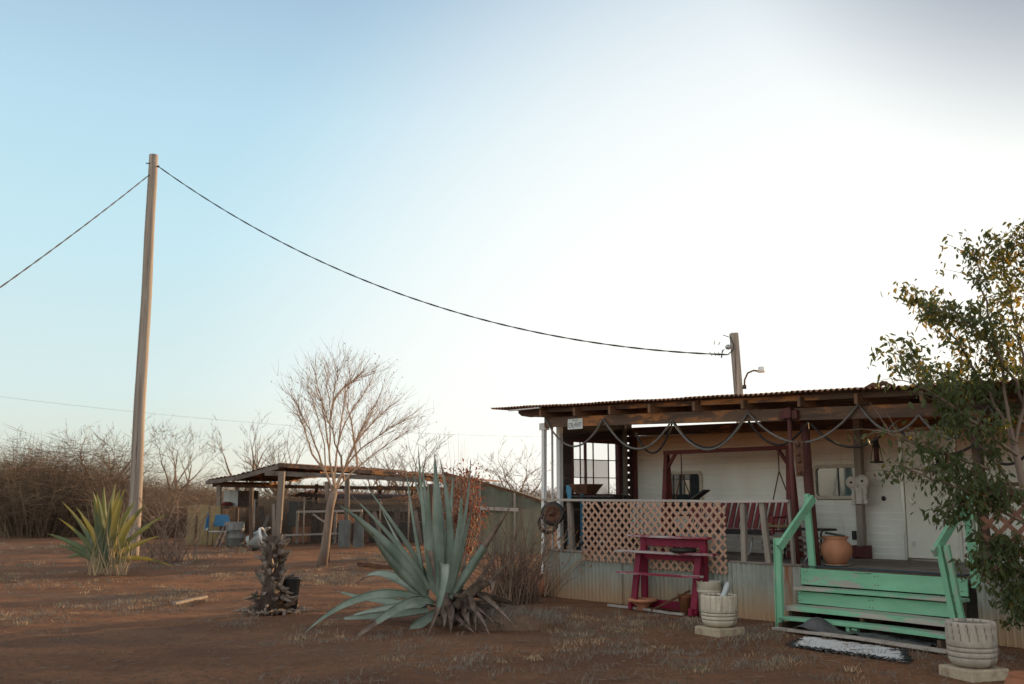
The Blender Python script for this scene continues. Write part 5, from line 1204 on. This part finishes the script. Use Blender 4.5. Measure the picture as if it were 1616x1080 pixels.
# ================================================================== OPEN SHED AND WHAT STANDS IN IT
rnd.seed(55)
sh_ = thing('open_shed', 'low open shed with sagging rusty roof on grey posts behind the bare tree', 'shed', Vector((-6.5, 34, 0)))
E_ = [at(326, 757, 34), at(372, 750, 33), at(440, 731, 32), at(530, 739, 33.4), at(625, 746, 35), at(742, 759, 37)]
back_ = Vector((1.3, 6.0, .05))
vs = []; fs = []; nn = 0
for a, b_ in zip(E_[:-1], E_[1:]):
    k_ = int((b_ - a).length / .11)
    for i in range(k_):
        p = a.lerp(b_, i / k_) + Vector((0, 0, .022 * (1 if i % 2 else -1) + rnd.uniform(-.012, .012)))
        vs += [p + Vector((0, rnd.uniform(-.08, .08), 0)), p + back_ * .5 + Vector((0, 0, .03 * noise.noise(p))), p + back_]
        if nn: o = 3 * (nn - 1); fs += [(o, o + 3, o + 4, o + 1), (o + 1, o + 4, o + 5, o + 2)]
        nn += 1
q = MB(); q.add(vs, fs); q.build('roof', M['roof'], sh_, recalc=False)
M['deadl'] = surf('leaf_litter', (.3,.17,.1), (.16,.09,.06), 9, (1,1,1), .95, 0)
for (a, b_, dz, hh_, mat_) in ((E_[0], E_[1], -.11, .13, 'shed_x'), (E_[1], E_[2], -.12, .14, 'shed_x'), (E_[2] + Vector((-.4, -.06, -.20)), E_[3] + Vector((0, -.06, -.13)), -.12, .15, 'shed_x'), (E_[3] + Vector((0, -.06, -.13)), E_[4] + Vector((1.0, 0, -.14)), -.13, .15, 'shed_x'), (E_[2], E_[4], -.06, .13, 'dark_x'), (E_[4], E_[5], -.1, .12, 'dark_x')):
    q = MB(); q.beam(a + Vector((0, -.05, dz)), b_ + Vector((0, -.05, dz)), .05, hh_, segs=4, wob=.012); q.build('fascia_board', M[mat_], sh_)
for (t, Yb) in ((.15, 0), (.5, 1.6), (.85, 3.2)):
    q = MB(); q.beam(at(335, 766, 34 + Yb), at(700, 772, 36 + Yb), .08, .12, segs=5, wob=.02); q.build('beam', M['dark_x'], sh_)
for k in range(12):
    a = E_[0].lerp(E_[2], k / 4) if k < 4 else E_[2].lerp(E_[5], (k - 4) / 8); q = MB(); q.beam(a + Vector((0, .05, -.11)), a + back_ + Vector((0, -.1, -.11)), .05, .1); q.build('rafter', M['dark_x'], sh_)
def vpost(px, ytop, ybase, w_, mat_, lean=0, par=None, nm='post', Yd=None):
    b_ = G(px, ybase) if Yd is None else at(px, 800, Yd); b_.z = -.05; t_ = at(px + lean, ytop, b_.y); q = MB(); q.beam(b_, t_, w_, w_, (0, 1, 0), 5, .008); return q.build(nm, M[mat_], par or sh_)
vpost(344, 766, 858, .13, 'shed_z', 2); vpost(396, 770, 869, .10, 'dark_z', 1); vpost(437, 744, 868, .17, 'shed_z', 8); vpost(546, 756, 863, .14, 'shed_z', 2); vpost(679, 764, 866, .12, 'dark_z', 1)
vpost(500, 764, 0, .12, 'dark_z', 0, Yd=38); vpost(600, 766, 0, .12, 'dark_z', 0, Yd=39); vpost(375, 768, 0, .1, 'dark_z', 0, Yd=38.5)
# lower lean-to and back boards
lt = thing('lean_to', 'low dark board pen with rusty roof edge inside the open shed', 'pen', at(570, 860, 37) * Vector((1, 1, 0)) if False else Vector((at(570, 800, 37).x, 37, 0)))
a, b_ = at(452, 784, 36.2), at(690, 796, 37)
vs = []; fs = []; k_ = 60
for i in range(k_ + 1):
    p = a.lerp(b_, i / k_) + Vector((0, 0, .03 * (i % 2))); vs += [p, p + Vector((.3, 2.5, .25))]
    if i: o = 2 * (i - 1); fs.append((o, o + 2, o + 3, o + 1))
q = MB(); q.add(vs, fs); q.build('roof', M['roof'], lt, recalc=False)
q = MB(); q.beam(at(462, 797, 36), at(640, 803, 36.6), .06, .22); q.build('fascia_board', M['shed_x'], lt)
for k in range(26):
    p = at(458 + k * 9.2, 800, 37); zt_ = rnd.uniform(.95, 1.2); q = MB(); q.box((p.x - .095, 37.0, .0), (p.x + .095, 37.03, zt_)); q.build('board', M['endwall'], lt)
wb = thing('work_bench', 'long workbench of pale sunlit rails behind the wire fence', 'workbench', Vector((at(515, 800, 34).x, 34, 0)))
q = MB(); q.beam(at(468, 808, 33.6), at(572, 806, 33.6), .08, .07); q.build('top_rail', M['pale_x'], wb)
q = MB(); q.beam(at(448, 845, 33.6), at(533, 842, 33.6), .07, .06); q.build('lower_rail', M['pale_x'], wb)
for x in (470, 530, 570):
    p = at(x, 800, 33.7); q = MB(); q.beam(Vector((p.x, 33.7, 0)), Vector((p.x, 33.7, 1.05)), .08, .08, (0, 1, 0)); q.build('leg', M['wood_z'], wb)
q = MB(); q.beam(at(494, 812, 33.5), at(512, 824, 33.5), .05, .05); q.build('brace', M['pale_x'], wb)
def solid(name, px0, px1, y0, y1, Yd, dep, mat_, label, cat, rot=0, bev=.01, ground=True):
    a = at(px0, y1, Yd); b_ = at(px1, y0, Yd); z0_ = 0 if ground else a.z
    q = MB(); q.box((a.x, Yd, z0_), (b_.x, Yd + dep, b_.z), rot=Euler((0, 0, R(rot)))); return tag(q.build(name, M[mat_], bevel=bev), label, cat)
corr_y = thing('corrugated_sheet', 'pair of grey corrugated sheets standing against the fence by the trunk', 'metal sheet', G(556, 862))
for x0, x1 in ((533, 552), (557, 573)): # two sheets
    a = G((x0 + x1) / 2, 864); w_ = (x1 - x0) / 1590 * a.y; vs = []; fs = []
    for i in range(33):
        u = i / 32; vs += [(a.x - w_ / 2 + u * w_, a.y + .02 * math.sin(i * math.pi / 2), 0), (a.x - w_ / 2 + u * w_, a.y + .12 + .02 * math.sin(i * math.pi / 2), .82)]
        if i: o = 2 * (i - 1); fs.append((o, o + 2, o + 3, o + 1))
    q = MB(); q.add(vs, fs, True); q.build('sheet', M['olddrum'], corr_y, recalc=False)
# fence
fn_ = thing('wire_fence', 'chain link fence stretched between posts under the shed roof', 'fence', Vector((at(540, 800, 32.6).x, 32.6, 0)))
q = MB(); fx0, fx1, fzt = at(402, 800, 32.6).x, at(690, 800, 32.6).x, 1.42; s_ = .11; hgt = fzt
for sg in (1, -1):
    x = fx0 - hgt
    while x < fx1 + hgt:
        xa, za = x, 0.0; xb, zb = x + sg * hgt, hgt
        t0 = 0; t1 = 1
        for (lo_, hi_) in ((fx0, fx1),):
            if sg > 0: t0 = max(0, (lo_ - xa) / hgt); t1 = min(1, (hi_ - xa) / hgt)
            else: t0 = max(0, (xa - hi_) / hgt); t1 = min(1, (xa - lo_) / hgt)
        if t1 > t0: 
            A_ = Vector((xa + (xb - xa) * t0, 32.6, zb * t0)); B_ = Vector((xa + (xb - xa) * t1, 32.6, zb * t1)); q.beam(A_, B_, .007, .007, (0, 1, 0))
        x += s_
m_ = q.build('mesh', M['wire'], fn_, recalc=False)
for x in (402, 442, 480, 520, 600, 645, 690):
    p = at(x, 800, 32.62); q = MB(); q.tube([Vector((p.x, 32.62, -.05)), Vector((p.x, 32.62, 1.46))], .025, 6); q.build('post', M['wood_z'], fn_)
q = MB(); q.tube([Vector((fx0, 32.6, fzt)), Vector((fx1, 32.6, fzt))], .015, 5); q.build('top_rail', M['wire'], fn_)
vpost(432, 796, 868, .09, 'wood_z', 0, fn_)
# hutch
hu = thing('rabbit_hutch', 'grey wooden hutch on a stand at the left inside the shed', 'hutch', Vector((at(372, 800, 35).x, 35, 0)))
a, b_ = at(352, 800, 35), at(376, 774, 35)
q = MB(); q.box((a.x, 35, a.z), (b_.x, 35.6, b_.z)); q.build('body', M['galv'], hu)
q = MB(); q.box((b_.x, 35.02, a.z), (at(400, 800, 35).x, 35.6, b_.z - .02)); q.build('door', M['endwall'], hu)
q = MB(); q.box((a.x - .15, 34.95, a.z - .05), (at(404, 800, 35).x, 35.65, a.z)); q.build('shelf', M['dark_x'], hu)
for x in (348, 402):
    p = at(x, 800, 35.3); q = MB(); q.beam(Vector((p.x, 35.3, 0)), Vector((p.x, 35.3, a.z - .05)), .08, .08, (0, 1, 0)); q.build('leg', M['dark_z'], hu)
q = MB(); q.lathe([(0, 0), (.2, .02), (.24, .08), (.15, .14), (0, .15)], at(357, 799, 34.85) + Vector((0, 0, 0)), 16); tag(q.build('red_sack', M['redmetal']), 'dull red bundle lying on the stand beside the hutch', 'bundle')
# yellow boards
for (x0, x1, y0, lbl) in ((290, 303, 799, 'narrow faded yellow board standing leftmost before the shed'), (307, 324, 798, 'wide greenish yellow board standing left of the blue chair'), (325, 342, 800, 'yellowish board standing right behind the blue chair')):
    p = G((x0 + x1) / 2, 861); ww = (x1 - x0) / 1590 * p.y; q = MB(); q.box((-ww / 2, 0, 0), (ww / 2, .05, (861 - y0) / 1590 * p.y), rot=Euler((R(-5), 0, R(rnd.uniform(-6, 6))))); tag(q.build('yellow_board', M['yellow'], frame=Matrix.Translation(p + Vector((0, .2, 0))), bevel=.01), lbl, 'board')
q = MB(); q.beam(at(306, 799, 33.7), at(345, 800, 34.2), .08, .08); tag(q.build('cross_rail', M['wood_x']), 'grey rail laid across the tops of the yellow boards', 'rail')
# blue chair
ch = thing('blue_chair', 'blue plastic chair with thin metal legs before the shed', 'chair', G(347, 862)); p = G(347, 862)
C_ = lambda a, b_, c_: p + Vector((a, b_, c_))
q = MB(); q.prism([(p.x - .26, .60), (p.x - .22, .98), (p.x + .20, .96), (p.x + .28, .62)], p.y + .1, p.y + .13); q.build('backrest', M['bluep'], ch, bevel=.02)
q = MB(); q.box(C_(-.28, -.38, .44), C_(.3, .1, .47)); q.build('seat', M['galv'], ch, bevel=.01)
q = MB(); q.prism([(p.y - .3, .5), (p.y - .1, 1.05), (p.y + .1, 1.0), (p.y + .1, .5)], p.x - .42, p.x - .40, 'yz'); q.build('side_panel', M['bluep'], ch)
for a in (-.26, .28):
    for b_ in (-.36, .12):
        q = MB(); q.tube([C_(a, b_, .45 if b_ < 0 else .7), C_(a * 1.1, b_ * 1.15, 0)], .014, 6); q.build('leg', M['wire'], ch)
for k, (x0, x1) in enumerate(((357, 338), (362, 346))):
    q = MB(); q.beam(at(x0, 824, 31.6), G(x1, 866) + Vector((0, 0, .02)), .035, .03); tag(q.build('pole_stick', M['shed_x']), ('left' if k == 0 else 'right') + ' one of two pale sticks leaning beside the blue chair', 'stick', )
# grey drum
p = G(370, 862); q = MB(); hd = at(370, 824, p.y).z; q.lathe([(0, 0), (.27, 0), (.29, .02), (.285, hd * .33), (.30, hd * .35), (.285, hd * .37), (.285, hd * .66), (.3, hd * .68), (.285, hd * .7), (.29, hd), (.27, hd), (.26, hd - .04), (0, hd - .04)], p, 28)
tag(q.build('metal_drum', M['olddrum'], origin=p), 'grey sheet metal drum standing right of the blue chair', 'drum')
# tub lying on its side
p = at(416, 848, 29.5); tu = thing('wash_tub', 'galvanised wash tub lying on its side behind the palm stump', 'tub', Vector((p.x, 29.5, 0)))
axm = Matrix.Rotation(R(70), 3, 'Y')
q = MB(); q.lathe([(0, -.45), (.22, -.45), (.3, 0), (.32, .01), (.31, .03), (.29, .0), (.21, -.42), (0, -.42)], Vector((p.x, 29.5, .33)), 28, axis=axm); q.build('body', M['galv'], tu)
q = MB(); q.lathe([(.30, -.02), (.335, -.02), (.335, .05), (.30, .05), (.30, -.02)], Vector((p.x, 29.5, .33)), 28, axis=axm); q.build('rim', M['white_post'], tu)
q = MB(); a, b_ = at(398, 850, 30), at(424, 833, 30); q.beam(a, b_, .5, .04); tag(q.build('blue_sheet', M['galv']), 'bluish metal sheet propped up on the wash tub', 'metal sheet')
for (x0, x1, y0, y1, Yd, dep, mt, lb, ct) in ((462, 486, 832, 864, 34.4, .5, 'terra_d', 'reddish brown carton on the ground behind the thick shed post', 'box'), (582, 668, 824, 866, 34.6, .8, 'iron', 'dark heap of stored panels behind the right fence section', 'panels'), (575, 582, 812, 862, 33.4, .1, 'rust', 'narrow brown board standing right of the corrugated sheets', 'board'), (455, 470, 792, 830, 34.0, .25, 'black', 'black flat case hung behind the thick shed post', 'case'), (528, 560, 812, 826, 34.3, .35, 'terra', 'pinkish box lying on the workbench behind the trunk', 'box')):
    solid(ct if ct not in ('box', 'case') else 'storage_' + ct, x0, x1, y0, y1, Yd, dep, mt, lb, ct, rnd.uniform(-5, 5), ground=(y1 > 855))
# leaf litter on the shed roof's right end
q = MB()
for k in range(1500):
    t = rnd.random(); p = E_[3].lerp(E_[5], t) + back_ * rnd.random() * .4 + Vector((0, 0, rnd.uniform(.0, .10))); d_ = Vector((rnd.gauss(0, .06), rnd.gauss(0, .06), rnd.uniform(0, .05))); q.ribbon([p, p + d_], .03)
tag(q.build('roof_litter', M['deadl'], recalc=False), 'dry leaves and twigs piled on the shed roof', 'litter', kind='stuff')

# shade cloth shed
Yg = 27.0; gs_ = thing('shade_cloth_shed', 'low shed covered in green shade cloth left of the porch', 'shed', Vector((at(790, 800, Yg).x, Yg, 0)))
W_ = [at(700, 748, Yg), at(757, 762, Yg), at(812, 778, Yg), at(866, 796, Yg)]
dz = lambda p, z: Vector((p.x, p.y, z))
q = MB()
for a, b_ in zip(W_[:-1], W_[1:]):
    n = 14
    for i in range(n):
        p0_, p1_ = a.lerp(b_, i / n), a.lerp(b_, (i + 1) / n); w0, w1 = .02 * math.sin(i * .9), .02 * math.sin((i + 1) * .9)
        zr = at(780, 800, Yg).z; q.add([dz(p0_, .02) + Vector((0, w0 * 2, 0)), dz(p1_, .02) + Vector((0, w1 * 2, 0)), p1_ + Vector((0, w1, 0)), p0_ + Vector((0, w0, 0))], [(0, 1, 2, 3)])
q.build('cloth_wall', M['shade'], gs_, recalc=False)
q = MB()
for a, b_ in zip(W_[:-1], W_[1:]): q.beam(a + Vector((0, -.03, .02)), b_ + Vector((0, -.03, .02)), .05, .06)
q.build('roof_edge', M['rust'], gs_)
q = MB(); q.add([W_[0], W_[3], W_[3] + Vector((.5, 5, 0)), W_[0] + Vector((.5, 5, 0))], [(0, 1, 2, 3)]); q.build('roof', M['shade'], gs_, recalc=False)
q = MB(); q.beam(at(752, 802, Yg - .08), at(818, 805, Yg - .08), .03, .09); q.build('rail', M['pale_x'], gs_)
for x in (757, 812, 862):
    p = at(x, 800, Yg - .05); i = {757: 1, 812: 2, 862: 3}[x]; q = MB(); q.beam(Vector((p.x, Yg - .05, 0)), Vector((p.x, Yg - .05, W_[i].z)), .06, .06, (0, 1, 0)); q.build('post', M['wood_z'], gs_)

# ================================================================== GRASS, PEBBLES, STICKS
rnd.seed(3)
gr = MB(); st_ = MB()
def tuft(mb, p, h, n, sp):
    for k in range(n):
        a = rnd.uniform(0, 6.28); b_ = p + Vector((rnd.gauss(0, sp * .35), rnd.gauss(0, sp * .35), 0)); hh_ = h * rnd.uniform(.4, 1.1)
        e = b_ + Vector((math.cos(a) * hh_ * rnd.uniform(.1, 1.1), math.sin(a) * hh_ * rnd.uniform(.1, 1.1), hh_)); w_ = rnd.uniform(.004, .008) * max(1, p.y / 12)
        mb.ribbon([b_, b_.lerp(e, .5) + Vector((0, 0, hh_ * .12)), e], w_)
def gp_(x, y): return Vector((x, y, ghz(x, y)))
patches = [(915, 990, 60, 28, 60), (1010, 985, 50, 16, 38), (1100, 985, 50, 14, 40), (1190, 1002, 50, 16, 40), (1090, 1052, 40, 10, 22), (1210, 1045, 50, 12, 24), (60, 975, 70, 14, 34), (235, 945, 90, 14, 50), (300, 935, 60, 12, 30), (150, 960, 60, 20, 20), (540, 905, 90, 12, 60), (350, 905, 150, 10, 50), (60, 905, 90, 14, 30), (640, 890, 60, 8, 40), (590, 880, 60, 6, 40), (480, 1000, 50, 18, 20), (700, 1040, 120, 14, 20), (1000, 1020, 80, 20, 22), (380, 985, 50, 18, 14), (520, 920, 40, 12, 24), (1350, 1065, 60, 8, 10)]
for (x, y, dx, dy, n) in patches:
    for k in range(n):
        p_ = G(x + rnd.gauss(0, dx * .5), min(1078, y + rnd.gauss(0, dy * .5))); p_ = gp_(p_.x, p_.y)
        tuft(st_ if rnd.random() < .22 else gr, p_, rnd.uniform(.02, .06), 26, rnd.uniform(.14, .3))
for k in range(60):
    a = rnd.uniform(0, 6.28); r_ = rnd.uniform(.1, .75); tuft(gr, MD + Vector((math.cos(a) * r_, math.sin(a) * r_ * .8, max(0, .13 * (1 - r_ ** 2)))), rnd.uniform(.05, .12), 18, .2)
k = 0
while k < 1250:
    Yp = 8 + 26 * rnd.random() ** 1.2; xx = rnd.uniform(-.58, .58) * Yp
    q_ = Vector((xx, Yp, 0)) - O
    if q_.dot(V) > -.3 and q_.dot(U) > -.2: continue
    if noise.noise(Vector((xx * .45, Yp * .45, 9))) < rnd.uniform(-.02, .4): continue
    k += 1; tuft(st_ if (rnd.random() < .35 and Yp > 17) else gr, gp_(xx, Yp), rnd.uniform(.02, .06) * (1 + Yp / 40), 9, rnd.uniform(.08, .22))
tag(gr.build('dry_grass', M['grass'], origin=Vector((0, 12, 0)), recalc=False), 'grey dry grass growing in patches over the red dirt', 'grass', kind='stuff')
tag(st_.build('straw_grass', M['straw'], origin=Vector((0, 13, 0)), recalc=False), 'paler straw coloured grass tufts scattered over the dirt', 'grass', kind='stuff')
pb = MB()
for k in range(4200):
    Yp = 8 + 18 * rnd.random() ** 1.5; xx = rnd.uniform(-.56, .56) * Yp; q_ = Vector((xx, Yp, 0)) - O
    if q_.dot(V) > -.1 and q_.dot(U) > -.1: continue
    c_ = gp_(xx, Yp); r_ = rnd.uniform(.006, .02) * (1.8 if rnd.random() < .05 else 1); vs = [c_ + Vector((math.cos(a_ * 1.257 + k) * r_ * rnd.uniform(.7, 1.2), math.sin(a_ * 1.257 + k) * r_ * rnd.uniform(.7, 1.2), 0)) for a_ in range(5)] + [c_ + Vector((0, 0, r_ * .8))]
    pb.add(vs, [(i, (i + 1) % 5, 5) for i in range(5)])
tag(pb.build('pebbles', M['mound'], origin=Vector((0, 11, 0)), recalc=False), 'small clods and pebbles strewn over the dirt', 'pebbles', kind='stuff')
pb = MB()
for k in range(1500):
    Yp = 8 + 18 * rnd.random() ** 1.3; xx = rnd.uniform(-.56, .56) * Yp; q_ = Vector((xx, Yp, 0)) - O
    if q_.dot(V) > -.1 and q_.dot(U) > -.1: continue
    c_ = gp_(xx, Yp) + Vector((0, 0, .008)); a = rnd.uniform(0, 6.28); l_ = rnd.uniform(.03, .16); d_ = Vector((math.cos(a) * l_, math.sin(a) * l_, rnd.uniform(0, .02))); pb.tube([c_, c_ + d_ * .5 + Vector((0, 0, .006)), c_ + d_], rnd.uniform(.002, .005), 3, True, False)
tag(pb.build('twig_litter', M['bark'], origin=Vector((0, 11, 0)), recalc=False), 'broken twigs lying scattered over the dirt', 'litter', kind='stuff')

# dry shrub right of the smaller agave, twisted scrap on the roof
rnd.seed(61)
SBp = G(262, 888); sb = thing('dry_shrub', 'dark twiggy dry shrub right of the smaller agave', 'shrub', SBp)
q = MB()
for k in range(42):
    a = rnd.uniform(0, 6.283); hh_ = rnd.uniform(.4, 1.7); sp = rnd.uniform(.2, 1.2) * hh_; b_ = SBp + Vector((rnd.gauss(0, .25), rnd.gauss(0, .2), 0)); e = b_ + Vector((math.cos(a) * sp, math.sin(a) * sp * .7, hh_)); m_ = b_.lerp(e, .5) + Vector((rnd.gauss(0, .08), rnd.gauss(0, .05), .1))
    q.tube([b_, m_, e], [.014, .009, .004], 4, True, False)
    for j in range(5):
        s_ = m_.lerp(e, rnd.random()); d_ = Vector((rnd.gauss(0, .5), rnd.gauss(0, .5), rnd.uniform(-.1, .7))) * .4; q.ribbon([s_, s_ + d_ * .5, s_ + d_], .011)
q.build('branches', M['twig_g'], sb, recalc=False)
u_, _ = fp(1384, 608, -.2)
q = MB(); z_ = rz(u_) + .01; q.tube([(u_ - .16, -.2, z_), (u_ - .06, -.18, z_ + .035), (u_ + .02, -.2, z_ + .02), (u_ + .08, -.22, z_ + .045), (u_ + .2, -.2, z_ + .005)], [.02, .035, .03, .03, .01], 7)
tag(q.build('metal_scrap', M['rust'], frame=PM), 'crumpled rusty scrap lying on the porch roof edge near the leafy tree', 'scrap')

# nail heads on the stair boards
st_nails = MB()
rnd.seed(8)
for (v, z) in ((-.087, .62), (-.087, .52), (-.228, .37), (-.228, .29)):
    for uu in (4.70, 5.62, 6.58):
        for dd_ in (-.02, .02):
            st_nails.lathe([(0, .003), (.006, .002), (.007, 0)], (uu + dd_, v, z + rnd.uniform(-.01, .01)), 6, axis=Matrix.Rotation(R(90), 3, 'X'))
st_nails.build('nail_head', M['rust'], st, PM)['kind'] = 'stuff'

# odd planks and junk under the shed roof
rnd.seed(91)
for k, (x0, y0, x1, y1, Yd, w_, lb) in enumerate([(412, 800, 420, 866, 34.5, .16, 'dark plank standing upright behind the chain link left section'), (424, 812, 408, 868, 34.2, .10, 'narrow plank leaning left behind the chain link'), (488, 786, 492, 866, 35.4, .2, 'wide dark plank upright left of the bare tree trunk'), (590, 808, 604, 868, 33.8, .12, 'plank leaning right of the corrugated sheets'), (628, 800, 620, 868, 33.9, .2, 'wide dark plank leaning near the right end of the fence'), (655, 806, 664, 868, 33.7, .12, 'narrow plank leaning at the rightmost fence post')]):
    a = at(x1, y1, Yd); a.z = 0; b_ = at(x0, y0, Yd + .25); q = MB(); q.beam(a, b_, w_, .04, (0, 1, 0), 4, .008); tag(q.build('old_plank', M['shed_z'] if k % 2 else M['endwall']), lb, 'plank')
p = at(474, 818, 34.9); q = MB(); q.lathe([(0, 0), (.28, 0), (.3, .3), (.29, .62), (.3, .9), (.28, .9), (.27, .85), (0, .85)], Vector((p.x, 35.6, 0)), 24); tag(q.build('oil_drum', M['rust'], origin=Vector((p.x, 35.6, 0))), 'rusty brown drum in the shade under the middle of the shed', 'drum')
